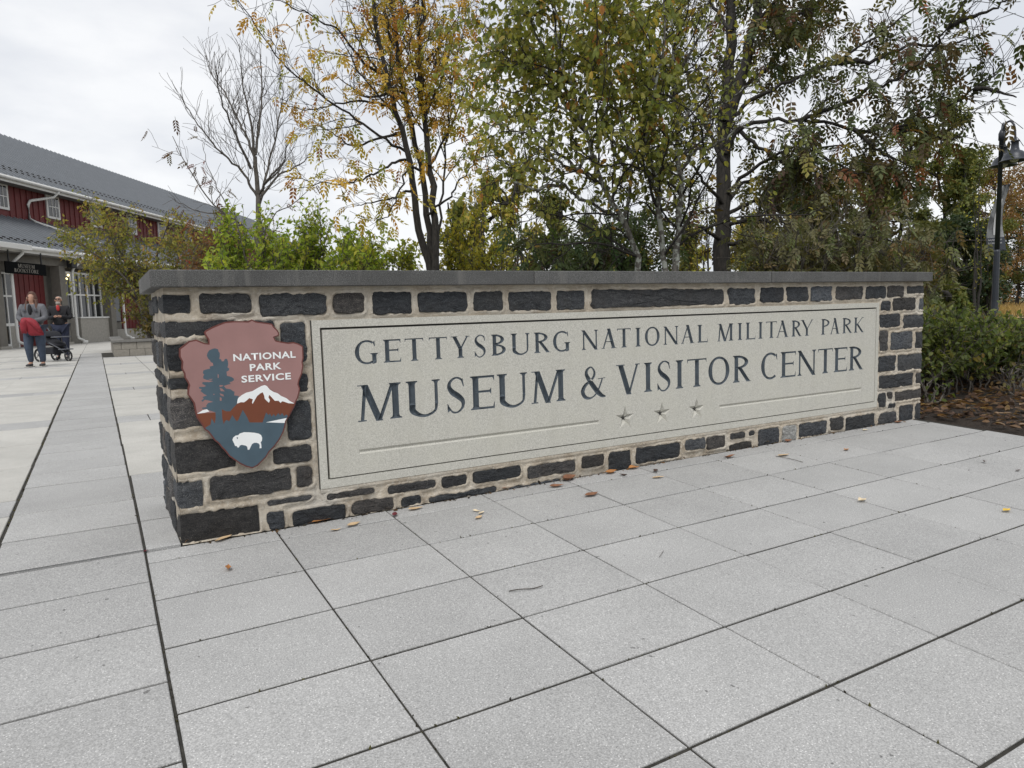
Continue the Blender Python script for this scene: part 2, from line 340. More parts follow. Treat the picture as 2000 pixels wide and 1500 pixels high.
for (b0, b1) in [(4.60, 5.15), (8.40, 8.95), (12.02, 12.53), (15.6, 16.25), (19.5, 19.9)]:
    segs = np.linspace(yprev, b0, max(2, int(round((b0 - yprev) / 1.2)) + 1))
    for a, c in zip(segs, segs[1:]):
        sh = -WROT * (a + c) / 2
        slab(-0.150 + sh, 0.58, a, c); slab(0.58, 1.5, a, c); slab(1.5, 2.6, a, c)
    sh = -WROT * b0
    for xa, xb in ((-0.150 + sh, 0.13), (0.13, 0.58), (0.58, 1.1), (1.1, 2.6)): slab(xa, xb, b0, b1, 'paver', 'band_paver')
    yprev = b1
for j in range(7):
    for i in range(6): slab(-8.0 + i * 2.4, -5.6 + i * 2.4, 23.5 + j * 2.6, 26.1 + j * 2.6)
# mulch beds and meadow
def mulch_mat():
    m, t, b, o = newmat('dark_bark_mulch'); v, r = coords(t, False)
    h = tex(t, v, 45, 6, 0.75); c = ramp(t, h, [(0.3, (0.012, 0.009, 0.007)), (0.55, (0.045, 0.03, 0.02)), (0.75, (0.10, 0.065, 0.045))])
    t.links.new(c, b.inputs['Base Color']); b.inputs['Roughness'].default_value = 0.95; bump(t, b, h, 1.0, 0.05); return m
M['mulch'] = mulch_mat()
def bed_patch(name, x0, x1, y0, y1, mat, z, amp, n=0.12, kind='structure'):
    nx = max(2, int((x1 - x0) / n)); ny = max(2, int((y1 - y0) / n)); V = []
    for j in range(ny + 1):
        for i in range(nx + 1):
            x = x0 + (x1 - x0) * i / nx; y_ = y0 + (y1 - y0) * j / ny
            e = min(i, nx - i, j, ny - j); e = min(1, e / 2)
            V.append((x, y_, gz(min(x, 6), y_) + z * e - 0.03 * (1 - e) + amp * e * noise.noise((x * 2.3, y_ * 2.3, 0.0)) + amp * 0.6 * e * noise.noise((x * 7, y_ * 7, 3.0))))
    F = [(j * (nx + 1) + i, j * (nx + 1) + i + 1, (j + 1) * (nx + 1) + i + 1, (j + 1) * (nx + 1) + i) for j in range(ny) for i in range(nx)]
    return tag(link(name, npmesh(name, V, F, True), mat), kind=kind)
bed_patch('mulch_bed', 5.72, 12.5, -3.5, 4.2, M['mulch'], 0.0, 0.025)
bed_patch('planting_bed', 2.7, 14.5, 0.95, 19.0, M['mulch'], 0.03, 0.02, 0.4)
def grassmat(name, a, b_):
    m, t, b, o = newmat(name); v, r = coords(t, False); c = ramp(t, tex(t, v, 1.1, 6, 0.65), [(0.35, a), (0.65, b_)])
    t.links.new(c, b.inputs['Base Color']); b.inputs['Roughness'].default_value = 0.95; return m
bed_patch('grass_verge', 6.2, 26, 4.3, 11.0, grassmat('green_verge', (0.05, 0.075, 0.02), (0.11, 0.13, 0.04)), 0.0, 0.03, 0.5)
bed_patch('path', 6.2, 34, 11.2, 13.4, plain('asphalt_path', (0.16, 0.165, 0.17), 0.9, 0, 0.15, 3), 0.01, 0.0, 1.0)
bed_patch('meadow', 12, 95, 14.0, 64, grassmat('tan_meadow', (0.26, 0.18, 0.08), (0.35, 0.26, 0.12)), 0.0, 0.08, 1.2)

# ---------------------------------------------------------------- the stone sign wall
LEN, TOPZ, CAPZ, DEP = 5.757, 1.2403, 1.1645, 0.827
wall = empty('stone_sign_wall', (0, 0, 0), 0, 'long dark fieldstone wall with tan mortar, grey cap and carved pale limestone panel', 'sign wall')
PX0, PX1, PZ0, PZ1 = 0.640, 5.150, 0.162, 1.0005
STONES = [(-0.006, 0.111, 1.05, 1.134), (0.142, 0.366, 1.045, 1.138), (0.403, 0.722, 1.028, 1.131), (-0.001, 0.292, 0.942, 1.016), (0.314, 0.466, 0.922, 1.006), (0.493, 0.612, 0.801, 0.993), (-0.002, 0.151, 0.788, 0.915), (0.001, 0.152, 0.709, 0.764), (0.437, 0.61, 0.653, 0.748), (0.003, 0.152, 0.533, 0.673), (0.5, 0.613, 0.421, 0.615), (0.011, 0.258, 0.324, 0.472), (0.421, 0.608, 0.313, 0.394), (0.012, 0.107, 0.167, 0.29), (0.134, 0.499, 0.183, 0.293), (0.525, 0.604, 0.187, 0.289), (0.381, 0.598, 0.119, 0.144), (0.014, 0.344, 0.003, 0.136), (0.377, 0.456, -0.004, 0.084), (0.494, 0.761, -0.005, 0.073), (0.753, 0.911, 1.029, 1.13), (0.953, 1.165, 1.021, 1.133), (1.201, 1.491, 1.023, 1.131), (1.524, 1.71, 1.025, 1.129), (1.746, 2.033, 1.019, 1.126), (2.069, 2.269, 1.017, 1.127), (2.317, 3.431, 1.021, 1.13), (3.469, 3.73, 1.02, 1.128), (3.78, 4.025, 1.027, 1.131), (4.058, 4.289, 1.027, 1.134), (4.32, 4.563, 1.025, 1.134), (4.602, 4.939, 1.033, 1.132), (4.966, 5.235, 1.034, 1.132), (5.258, 5.472, 1.04, 1.132), (5.52, 5.755, 1.063, 1.13), (5.166, 5.297, 0.935, 1.011), (5.328, 5.648, 0.933, 1.034), (5.692, 5.75, 0.93, 1.025), (5.163, 5.435, 0.798, 0.905), (5.472, 5.755, 0.781, 0.893), (5.163, 5.275, 0.61, 0.775), (5.315, 5.614, 0.61, 0.757), (5.66, 5.758, 0.609, 0.747), (5.159, 5.387, 0.441, 0.569), (5.421, 5.765, 0.429, 0.565), (5.162, 5.643, 0.304, 0.409), (5.685, 5.759, 0.307, 0.4), (5.159, 5.266, 0.153, 0.267), (5.294, 5.353, 0.212, 0.269), (5.293, 5.392, 0.134, 0.173), (5.394, 5.759, 0.18, 0.263), (5.169, 5.414, 0.009, 0.102), (5.461, 5.652, 0.007, 0.14), (5.683, 5.755, -0.002, 0.139), (0.663, 0.918, 0.101, 0.132), (0.985, 1.265, 0.081, 0.124), (1.298, 1.449, 0.07, 0.129), (1.49, 1.798, 0.063, 0.131), (1.84, 2.182, 0.043, 0.115), (0.791, 1.019, 0.004, 0.069), (1.058, 1.172, 0.003, 0.052), (1.214, 1.638, -0.001, 0.031), (1.707, 2.068, -0.007, 0.011), (2.225, 2.396, 0.049, 0.121), (2.433, 2.606, -0.004, 0.122), (2.649, 3.03, 0.021, 0.123), (3.07, 3.256, 0.054, 0.127), (3.269, 3.444, 0.036, 0.125), (3.487, 3.636, 0.083, 0.124), (3.674, 3.732, 0.088, 0.124), (3.471, 3.708, -0.008, 0.051), (3.769, 3.993, -0.001, 0.123), (4.021, 4.187, -0.001, 0.12), (4.21, 4.526, 0.014, 0.115), (4.558, 4.727, 0.028, 0.125), (4.759, 5.126, -0.011, 0.111)]
PALE_S = 4.104
def nz(x, y, z, s): return noise.noise((x * s, y * s, z * s))
def mortar_face():
    st = 0.0095; nx = int(LEN / st); nzz = int(CAPZ / st)
    gx, gz_ = np.meshgrid(np.linspace(0, LEN, nx + 1), np.linspace(0, CAPZ, nzz + 1)); d = np.full(gx.shape, 9.0)
    for (s0, s1, z0, z1) in STONES:
        if s0 < .02: s0 = -.1
        if s1 > 5.70: s1 = LEN + .1
        r = .016; qx = np.abs(gx - (s0 + s1) / 2) - (s1 - s0) / 2 + r; qz = np.abs(gz_ - (z0 + z1) / 2) - (z1 - z0) / 2 + r
        d = np.minimum(d, np.hypot(np.maximum(qx, 0), np.maximum(qz, 0)) + np.minimum(np.maximum(qx, qz), 0) - r)
    n1 = np.array([[nz(x, 1.3, z, 9) for x in gx[0]] for z in gz_[:, 0]]); n2 = np.array([[nz(x, 5.1, z, 34) for x in gx[0]] for z in gz_[:, 0]])
    d = d + 0.008 * n2 + 0.004 * n1
    yy = -0.002 - 0.004 * n1 - 0.003 * n2 - (0.012 + .007 * n1) * np.exp(-((d - 0.006) / 0.008) ** 2)
    yy = np.where(d < -0.004, 0.004, yy)
    V = np.stack([gx, yy, gz_], -1).reshape(-1, 3); I = np.arange((nx + 1) * (nzz + 1)).reshape(nzz + 1, nx + 1)
    F = np.stack([I[:-1, :-1], I[:-1, 1:], I[1:, 1:], I[1:, :-1]], -1).reshape(-1, 4); C = V[F].mean(1)
    F = F[~((C[:, 0] > PX0 + .02) & (C[:, 0] < PX1 - .02) & (C[:, 2] > PZ0 + .02) & (C[:, 2] < PZ1 - .02))]
    link('mortar', npmesh('mortar', V, F, True), M['mortar'], wall)
    st = .02; ny = int(DEP / st); nzz = int(CAPZ / st); V = []; F = []
    for j in range(nzz + 1):
        for i in range(ny + 1):
            y_ = DEP * i / ny; z = CAPZ * j / nzz; V.append((-0.001 - 0.006 * nz(8.3, y_, z, 9), y_ - .004 * (i == 0), z))
    F = [(a, a + ny + 1, a + ny + 2, a + 1) for j in range(nzz) for i in range(ny) for a in [j * (ny + 1) + i]]
    link('mortar', npmesh('mortar', V, F, True), M['mortar'], wall)
    MB().box(0.012, LEN - 0.002, 0.02, DEP, -0.2, CAPZ - 0.003).build('mortar_core', M['mortar'], wall)
mortar_face()
def outline(w, h, r, n, sd):
    """points round a rounded rectangle centred on 0, with an uneven edge"""
    r = min(r, w * 0.42, h * 0.42); per = []
    for (cx, cy, a0) in ((w / 2 - r, h / 2 - r, 0), (-w / 2 + r, h / 2 - r, 90), (-w / 2 + r, -h / 2 + r, 180), (w / 2 - r, -h / 2 + r, 270)):
        for k in range(5): a = R(a0 + 90 * k / 4); per.append((cx + r * math.cos(a), cy + r * math.sin(a)))
    per.append(per[0]); P = np.array(per); d = np.r_[0, np.cumsum(np.linalg.norm(np.diff(P, axis=0), axis=1))]
    u = np.linspace(0, d[-1], n, endpoint=False); Q = np.stack([np.interp(u, d, P[:, 0]), np.interp(u, d, P[:, 1])], 1)
    nrm = Q / (np.linalg.norm(Q / np.array([w, h]), axis=1)[:, None] + 1e-6) / np.array([w * w, h * h]); nrm /= np.linalg.norm(nrm, axis=1)[:, None] + 1e-9
    am = min(0.009, 0.09 * min(w, h))
    jit = np.array([am * noise.noise((q[0] * 22 + sd, q[1] * 22, sd)) + am * 0.6 * noise.noise((q[0] * 75 + sd, q[1] * 75, sd)) for q in Q])
    return Q + nrm * jit[:, None]
def stone_mesh(cx, cz, w, h, sd, axis='x'):
    n = max(20, min(76, int((w + h) * 2 / 0.013))); O = outline(w, h, random.uniform(0.008, 0.024), n, sd)
    rings = [(1.0, 0.014), (0.997, -0.006), (0.975, -0.012), (0.90, -0.015), (0.72, -0.016), (0.52, -0.017), (0.32, -0.017), (0.12, -0.017)]
    kx = min(1.0, 0.10 / max(w, 1e-3) * 2 + 0.35); V = []; tx, tz = random.uniform(-0.06, 0.06), random.uniform(-0.08, 0.08)
    for k, (s, yy) in enumerate(rings):
        for q in O:
            # inset by distance rather than by factor near the edge
            L_ = math.hypot(q[0], q[1]); p = (q[0] * s, q[1] * s)
            d = yy
            if k >= 2: d += -0.006 * nz(p[0] + sd, p[1], sd, 13) - 0.005 * nz(p[0], p[1] + sd, sd, 42) - 0.003 * nz(p[0], p[1] + sd, sd, 95) + tx * p[0] * 0.25 + tz * p[1] * 0.25
            elif k == 1: d += -0.003 * nz(p[0] + sd, p[1], sd, 40)
            V.append((p[0], d, p[1]))
    F = []
    for k in range(len(rings) - 1):
        for i in range(n): j = (i + 1) % n; F.append((k * n + i, k * n + j, (k + 1) * n + j, (k + 1) * n + i))
    F = [f[::-1] for f in F]
    V.append((0, -0.017, 0)); c = len(V) - 1; b = (len(rings) - 1) * n
    F += [(b + (i + 1) % n, b + i, c) for i in range(n)]
    if axis == 'y': V = [(v[1], -v[0], v[2]) for v in V]
    me = D.meshes.new('stone'); me.from_pydata(V, [], F); me.update(); return me
def corner_stone(s1, z0, z1, dep, sd, right=False):
    """a stone that wraps the end of the wall: a rough box subdivided and displaced"""
    bm = bmesh.new(); w, h = s1 + 0.008, z1 - z0
    nx, ny, nh = max(2, int(w / .035)), max(2, int(dep / .035)), max(2, int(h / .035))
    vm = {}
    def vert(i, j, k):
        if (i, j, k) not in vm:
            x, y_, z = -0.008 + w * i / nx, -0.012 + dep * j / ny, z0 + h * k / nh
            e = sum((i in (0, nx), j in (0, ny), k in (0, nh)))
            a = 0.009 if e == 1 else 0.006
            dx, dy, dz = (a * nz(x + sd, y_, z, 17) + .5 * a * nz(x, y_ + sd, z, 47), a * nz(x, y_ + sd, z, 17) + .5 * a * nz(x + sd, y_, z, 47), 0.007 * nz(x, y_, z + sd, 16) + 0.004 * nz(x, y_, z - sd, 50))
            if e >= 2:
                cx = 1 if i == 0 else (-1 if i == nx else 0); cy = 1 if j == 0 else (-1 if j == ny else 0); cz = 1 if k == 0 else (-1 if k == nh else 0)
                q = 0.004 if not cz else 0.006; dx += cx * q * abs(cz if cz else 1); dy += cy * q; dz += cz * 0.002
            vm[i, j, k] = bm.verts.new((x + dx, y_ + dy, z + dz))
        return vm[i, j, k]
    def grid(A, B, f):
        for a in range(A):
            for b_ in range(B): bm.faces.new([vert(*f(a, b_)), vert(*f(a + 1, b_)), vert(*f(a + 1, b_ + 1)), vert(*f(a, b_ + 1))])
    grid(nx, nh, lambda a, b_: (a, 0, b_)); grid(ny, nh, lambda a, b_: (0, ny - a, b_)); grid(nx, ny, lambda a, b_: (a, b_, nh))
    grid(nx, ny, lambda a, b_: (a, ny - b_, 0)); grid(nh, 1, lambda a, b_: (nx, 0 if b_ == 0 else ny, a))
    if right:
        for v in bm.verts: v.co.x = LEN - v.co.x
        bmesh.ops.reverse_faces(bm, faces=bm.faces[:])
    me = D.meshes.new('stone'); bm.to_mesh(me); bm.free(); return me
sd = 0.0
rows_left = []
for (s0, s1, z0, z1) in STONES:
    sd += 3.17
    pale = (s0 > 3.5 and z1 < 0.2 and s1 - s0 < 0.22 and abs((s0 + s1) / 2 - PALE_S) < 0.03)
    if s0 < 0.02:
        dep = random.choice([0.13, 0.2, 0.28, 0.36, 0.16]); rows_left.append((z0, z1, dep))
        link('stone', corner_stone(s1, z0, z1, dep, sd), M['stone'], wall)
    elif s1 > 5.70:
        link('stone', corner_stone(LEN - s0, z0, z1, 0.25, sd, True), M['stone'], wall)
    else:
        o = link('stone', stone_mesh(0, 0, s1 - s0, z1 - z0, sd), M['palestone'] if pale else M['stone'], wall); o.location = ((s0 + s1) / 2, 0, (z0 + z1) / 2)
        if pale: o['label'] = 'pale grey stone near the foot'
for (z0, z1, dep) in rows_left:                                       # the short end face
    y_ = dep + 0.02
    while y_ < DEP - 0.04:
        w_ = min(random.uniform(0.12, 0.32), DEP - 0.006 - y_); sd += 2.9
        if DEP - y_ - w_ < 0.07: w_ = DEP - 0.006 - y_
        zc = random.uniform(-0.006, 0.006)
        o = link('stone', stone_mesh(0, 0, w_, z1 - z0 - 0.004, sd, 'y'), M['stone'], wall); o.location = (0.004, y_ + w_ / 2, (z0 + z1) / 2 + zc); y_ += w_ + 0.022
capx = [-0.053, 1.895, 3.845, LEN + 0.053]
for a, b_ in zip(capx, capx[1:]):
    MB().bevbox(a + 0.0015, b_ - 0.0015, -0.053, DEP + 0.053, CAPZ, TOPZ, 0.004).build('cap_stone', M['cap'], wall)
mb = MB(); [mb.box(x - 0.002, x + 0.002, -0.047, DEP + 0.045, CAPZ + 0.004, TOPZ - 0.006) for x in capx[1:3]]; mb.build('cap_joint', M['shadowgap'], wall)

# ---------------------------------------------------------------- the carved inscription panel
def pin(pt, poly):
    x, y_ = pt; c = False; n = len(poly); j = n - 1
    for i in range(n):
        xi, yi = poly[i]; xj, yj = poly[j]
        if (yi > y_) != (yj > y_) and x < (xj - xi) * (y_ - yi) / (yj - yi) + xi: c = not c
        j = i
    return c
def pins(P, poly):
    P = np.asarray(P); poly = np.asarray(poly); c = np.zeros(len(P), bool); j = len(poly) - 1
    for i in range(len(poly)):
        xi, yi = poly[i]; xj, yj = poly[j]
        if yi != yj:
            k = ((yi > P[:, 1]) != (yj > P[:, 1])) & (P[:, 0] < (xj - xi) * (P[:, 1] - yi) / (yj - yi) + xi); c ^= k
        j = i
    return c
def catmull(pts, n=6):
    P = np.array(pts, float); Q = np.vstack([2 * P[0] - P[1], P, 2 * P[-1] - P[-2]]); out = []
    for i in range(1, len(Q) - 2):
        p0, p1, p2, p3 = Q[i - 1:i + 3]
        for k in range(n):
            t = k / n; out.append(0.5 * (2 * p1 + (p2 - p0) * t + (2 * p0 - 5 * p1 + 4 * p2 - p3) * t * t + (3 * p1 - p0 - 3 * p2 + p3) * t ** 3))
    out.append(P[-1]); return np.array(out)
def stroke(pts, wid, n=5):
    C = catmull([(p[0], p[1], q) for p, q in zip(pts, wid)], n); T = np.gradient(C[:, :2], axis=0); T /= np.linalg.norm(T, axis=1)[:, None] + 1e-9
    Nn = np.stack([-T[:, 1], T[:, 0]], 1); h = C[:, 2:3] / 2
    # one quad per step, each a polygon of its own (safe at tight curves)
    Lp, Rp = C[:, :2] + Nn * h, C[:, :2] - Nn * h
    return [np.vstack([Lp, Rp[::-1]]).tolist()]
TK, TN = 0.192, 0.088
def foot(xc, y_, wd, up=1):
    h = 0.036 * up; return [(xc - wd / 2, y_), (xc + wd / 2, y_), (xc + wd / 2, y_ + h), (xc - wd / 2, y_ + h)]
def stem(xc, T=TK, y0=0.0, y1=1.0, bot=1, top=1, e=0.078):
    P = []; h = 0.034
    if bot: P += [(xc - T / 2 - e, y0), (xc + T / 2 + e, y0), (xc + T / 2 + e, y0 + h), (xc + T / 2 + .022, y0 + h + .02), (xc + T / 2, y0 + h + .075)]
    else: P += [(xc - T / 2, y0), (xc + T / 2, y0)]
    if top: P += [(xc + T / 2, y1 - h - .075), (xc + T / 2 + .022, y1 - h - .02), (xc + T / 2 + e, y1 - h), (xc + T / 2 + e, y1), (xc - T / 2 - e, y1), (xc - T / 2 - e, y1 - h), (xc - T / 2 - .022, y1 - h - .02), (xc - T / 2, y1 - h - .075)]
    else: P += [(xc + T / 2, y1), (xc - T / 2, y1)]
    if bot: P += [(xc - T / 2, y0 + h + .075), (xc - T / 2 - .022, y0 + h + .02), (xc - T / 2 - e, y0 + h)]
    return P
def diag(x0, y0, x1, y1, th): return [(x0 - th / 2, y0), (x0 + th / 2, y0), (x1 + th / 2, y1), (x1 - th / 2, y1)]
def ringarc(cx, cy, rx, ry, a0, a1, T=TK, t=TN, n=22):
    o, i = [], []
    for k in range(n + 1):
        a = R(a0 + (a1 - a0) * k / n); th = t + (T - t) * abs(math.cos(a)) ** 1.4
        o.append((cx + rx * math.cos(a), cy + ry * math.sin(a))); i.append((cx + (rx - th) * math.cos(a), cy + (ry - t) * math.sin(a)))
    return o + i[::-1]
def arm(x0, x1, y_, t=0.066, s=0.13, d=0):
    """horizontal arm ending in a slanted serif (d=+1 up, -1 down, 0 both)"""
    P = [(x0, y_ - t / 2), (x1 - .05, y_ - t / 2)]
    P += [(x1, y_ - t / 2 - (s if d <= 0 else 0)), (x1 + .005, y_ - t / 2 - (s if d <= 0 else 0))] if d <= 0 else [(x1, y_ - t / 2)]
    P += [(x1 + .012, y_ + t / 2 + (s if d >= 0 else 0)), (x1, y_ + t / 2 + (s if d >= 0 else 0))] if d >= 0 else [(x1 + .012, y_ + t / 2)]
    P += [(x1 - .05, y_ + t / 2), (x0, y_ + t / 2)]
    return P
def glyph(ch, w):
    e = 0.078; L = e + TK / 2
    if ch == 'I': return [stem(w / 2, min(TK, w - 2 * e))]
    if ch == 'E': return [stem(L), arm(L, w, 0.967, .066, .10, -1), arm(L, w * .86, 0.53, .066, .06, 0), arm(L, w, 0.033, .066, .14, 1)]
    if ch == 'L': return [stem(L), arm(L, w, 0.033, .066, .16, 1)]
    if ch == 'T': return [stem(w / 2, top=0), [(0, .965), (w, .965), (w, 1.0), (0, 1.0)], [(0, 1.015), (-.005, .86), (.012, .86), (.05, .97)], [(w, 1.015), (w + .005, .86), (w - .012, .86), (w - .05, .97)], [(0.02, .95), (w - .02, .95), (w - .02, .99), (.02, .99)]]
    if ch == 'O': return [ringarc(w / 2, .5, w / 2, .52, -90, 90), ringarc(w / 2, .5, w / 2, .52, 90, 270)]
    if ch == 'C': return [ringarc(w * .53, .5, w * .53, .52, 52, 308, n=30), [(w * .9, .98), (w * .92, .72), (w * .895, .72), (w * .82, .9)], [(w * .86, .9), (w * .9, .98), (w * .9, .8)]]
    if ch == 'G': return [ringarc(w * .53, .5, w * .53, .52, 55, 300, n=30), [(w * .88, 1.0), (w * .90, .74), (w * .87, .74), (w * .80, .9)], stem(w - e - TK / 2 + .02, TK, .06, .45, 0, 1), [(w * .72, .02), (w - e + .02, .1), (w - e + .02, .03), (w * .8, -.02)]]
    if ch == 'U': return [stem(L, TK, .3, 1, 0, 1), stem(w - e - TN / 2, TN + .01, .3, 1, 0, 1), *stroke([(L, .32), (L + .015, .15), (L + (w - 2 * L) * .35, .01), (w * .62, .0), (w - e - .09, .12), (w - e - TN / 2, .32)], [TK, TK * .95, .10, .075, .075, TN + .01], 6)]
    if ch == 'N': return [stem(e + TN / 2 + .01, TN, 0, 1, 1, 0), diag(e + .02, 1, w - e - TN / 2, -.02, TK * 1.08), [(-.0, 1), (e + .1, 1), (e + .1, .972), (0, .972)], stem(w - e - TN / 2, TN, 0, 1, 0, 1)]
    if ch == 'M': return [diag(e + .045, 0, .17 * w + .02, 1, TN + .01), foot(e + .045, 0, 2 * e + TN), diag(.17 * w, 1, w * .48, -.02, TK * 1.05), diag(w * .48, -.02, w * .80, 1, TN + .02), stem(w - e - TK / 2 - .01, TK, 0, 1, 1, 1), [(.02, 1), (.02, .972), (.2 * w, .972), (.2 * w, 1)], [(w * .74, 1), (w * .86, 1), (w * .86, .93), (w * .76, .93)]]
    if ch == 'A': return [diag(e + .03, 0, w * .5, 1, TN), diag(w - e - TK * .62, 0, w * .47, 1.03, TK * 1.1), [(w * .22, .33), (w * .76, .33), (w * .76, .375), (w * .22, .375)], foot(e + .025, 0, 2 * e + .05), foot(w - e - TK * .62, 0, 2 * e + TK * 1.05)]
    if ch == 'V': return [diag(e + TK * .55, 1, w * .53, -.02, TK * 1.1), diag(w - e - .03, 1, w * .53, -.02, TN), foot(e + TK * .55, 1, 2 * e + TK * 1.05, -1), foot(w - e - .025, 1, 2 * e + .05, -1)]
    if ch == 'Y': return [stem(w / 2, TK, 0, .5, 1, 0), diag(e + TK * .5, 1, w * .5, .42, TK * 1.02), diag(w - e - .02, 1, w * .53, .44, TN), foot(e + TK * .5, 1, 2 * e + TK, -1), foot(w - e - .02, 1, 2 * e + .06, -1)]
    if ch == 'K': return [stem(L), diag(L + TK * .4, .46, w - e - .06, 1, TN), diag(w - TK * .55, 0, L + TK * .65, .60, TK * 1.1), foot(w - e - .02, 1, 2 * e + .06, -1), [(w - TK * 1.0, 0), (w + .02, 0), (w + .02, .022), (w - TK * 1.0, .022)]]
    if ch in 'PRB':
        x = L; rx = (w * (.96 if ch != 'R' else .86)) - x; P = [stem(L)]
        if ch == 'B': return P + [ringarc(x, .755, rx * .86, .245, -90, 90, n=16), ringarc(x, .27, rx, .27, -90, 90, n=16)]
        P.append(ringarc(x, .745, rx, .255, -90, 90, n=18))
        if ch == 'R': P += [diag(w - TK * .6, 0, x + TK * .95, .53, TK * 1.05), [(w - TK * 1.15, 0), (w + .03, 0), (w + .03, .022), (w - TK * 1.1, .022)]]
        return P
    if ch == 'S': return stroke([(w * .88, .76), (w * .80, .93), (w * .52, 1.0), (w * .24, .90), (w * .17, .74), (w * .33, .58), (w * .6, .46), (w * .83, .31), (w * .82, .13), (w * .58, -.005), (w * .3, .01), (w * .10, .19)], [.03, .06, .055, .085, .13, .17, .175, .14, .085, .055, .055, .03], 6) + [[(w * .86, .98), (w * .92, .74), (w * .88, .72), (w * .78, .93)], [(w * .06, .0), (w * .05, .25), (w * .085, .26), (w * .22, .06)]]
    if ch == '&': return stroke([(w * .88, .60), (w * .80, .42), (w * .66, .16), (w * .44, -.0), (w * .2, .03), (w * .09, .22), (w * .2, .42), (w * .42, .56)], [.05, .06, .06, .055, .12, .15, .12, .06], 6) + stroke([(w * .38, .54), (w * .53, .68), (w * .56, .84), (w * .44, .995), (w * .28, .92), (w * .25, .76), (w * .40, .52), (w * .66, .2), (w * .84, .05), (w * 1.0, .0)], [.055, .09, .08, .05, .09, .13, .165, .175, .13, .05], 6) + [[(w * .70, .585), (w * 1.0, .605), (w * 1.0, .63), (w * .70, .61)]]
    return []
ROW1 = [('G', 0.848, 0.967), ('E', 0.998, 1.092), ('T', 1.117, 1.22), ('T', 1.253, 1.357), ('Y', 1.38, 1.492), ('S', 1.518, 1.595), ('B', 1.627, 1.723), ('U', 1.753, 1.877), ('R', 1.907, 2.015), ('G', 2.037, 2.156), ('N', 2.241, 2.364), ('A', 2.39, 2.505), ('T', 2.51, 2.617), ('I', 2.651, 2.7), ('O', 2.731, 2.853), ('N', 2.886, 3.013), ('A', 3.036, 3.156), ('L', 3.183, 3.274), ('M', 3.364, 3.516), ('I', 3.55, 3.61), ('L', 3.637, 3.732), ('I', 3.76, 3.81), ('T', 3.841, 3.953), ('A', 3.948, 4.079), ('R', 4.112, 4.218), ('Y', 4.209, 4.35), ('P', 4.443, 4.541), ('A', 4.545, 4.66), ('R', 4.693, 4.809), ('K', 4.834, 4.953)]
ROW2 = [('M', 0.847, 1.086), ('U', 1.112, 1.306), ('S', 1.34, 1.459), ('E', 1.488, 1.637), ('U', 1.656, 1.853), ('M', 1.88, 2.119), ('&', 2.226, 2.414), ('V', 2.498, 2.687), ('I', 2.715, 2.793), ('S', 2.825, 2.949), ('I', 2.981, 3.062), ('T', 3.09, 3.263), ('O', 3.281, 3.48), ('R', 3.514, 3.688), ('C', 3.794, 3.976), ('E', 3.997, 4.159), ('N', 4.18, 4.388), ('T', 4.411, 4.581), ('E', 4.597, 4.755), ('R', 4.78, 4.956)]
panel = MB(); YF = -0.012
letters = []
def carve(x0, x1, z0, z1, items, grid, slope, dmax):
    """items: list of polygon lists; returns outside triangles (panel face) and one carved mesh per item"""
    vs = [(x0, z0), (x1, z0), (x1, z1), (x0, z1)]; es = [(0, 1), (1, 2), (2, 3), (3, 0)]
    for polys, *_ in items:
        for p in polys:
            b = len(vs); vs += [tuple(q) for q in p]; es += [(b + i, b + (i + 1) % len(p)) for i in range(len(p))]
        if grid:
            A = np.vstack([np.array(p) for p in polys]); g = np.stack(np.meshgrid(np.arange(A[:, 0].min(), A[:, 0].max(), grid), np.arange(A[:, 1].min(), A[:, 1].max(), grid * 1.3)), -1).reshape(-1, 2)
            ins = np.zeros(len(g), bool)
            for p in polys: ins |= pins(g, p)
            vs += [tuple(q) for q in g[ins]]
    v2, e2, f2, *_ = delaunay_2d_cdt([Vector(v) for v in vs], es, [], 0, 1e-6)
    V = np.array([(v.x, v.y) for v in v2]); F = np.array([list(f) for f in f2]); C = V[F].mean(1)
    own = np.full(len(F), -1)
    for k, (polys, *_) in enumerate(items):
        for p in polys: own[(own < 0) & pins(C, p)] = k
    inside = (C[:, 0] > x0) & (C[:, 0] < x1) & (C[:, 1] > z0) & (C[:, 1] < z1)
    out = F[(own < 0) & inside]; panel.add([(p[0], YF, p[1]) for p in V], [tuple(f) if np.cross(V[f[1]] - V[f[0]], V[f[2]] - V[f[0]]) > 0 else tuple(f[::-1]) for f in out])
    res = []
    for k in range(len(items)):
        T = F[own == k]
        if len(T) == 0: continue
        ed = {}
        for f in T:
            for a, b in ((f[0], f[1]), (f[1], f[2]), (f[2], f[0])): key = (min(a, b), max(a, b)); ed[key] = ed.get(key, 0) + 1
        seg = np.array([e_ for e_, c in ed.items() if c == 1]); A, B = V[seg[:, 0]], V[seg[:, 1]]
        used = np.unique(T); mp = {u: i for i, u in enumerate(used)}; P = V[used]
        d = P[:, None, :] - A[None]; ab = B - A; tt = np.clip((d * ab[None]).sum(-1) / (np.maximum((ab ** 2).sum(-1), 1e-12))[None], 0, 1)
        dist = np.linalg.norm(d - tt[..., None] * ab[None], axis=-1).min(1)
        dep = np.minimum(dist * slope, dmax)
        res.append((k, [(p[0], YF + dd, p[1]) for p, dd in zip(P, dep)], [tuple(mp[i] for i in (f if np.cross(V[f[1]] - V[f[0]], V[f[2]] - V[f[0]]) > 0 else f[::-1])) for f in T]))
    return res
GX0, GX1, GZ0, GZ1 = 0.679, 5.115, 0.205, 0.963; gw = 0.0105
fx0, fx1, fz0, fz1 = GX0 + gw, GX1 - gw * 0.6, GZ0 + gw * 0.6, GZ1 - gw
pan = None; bands = []
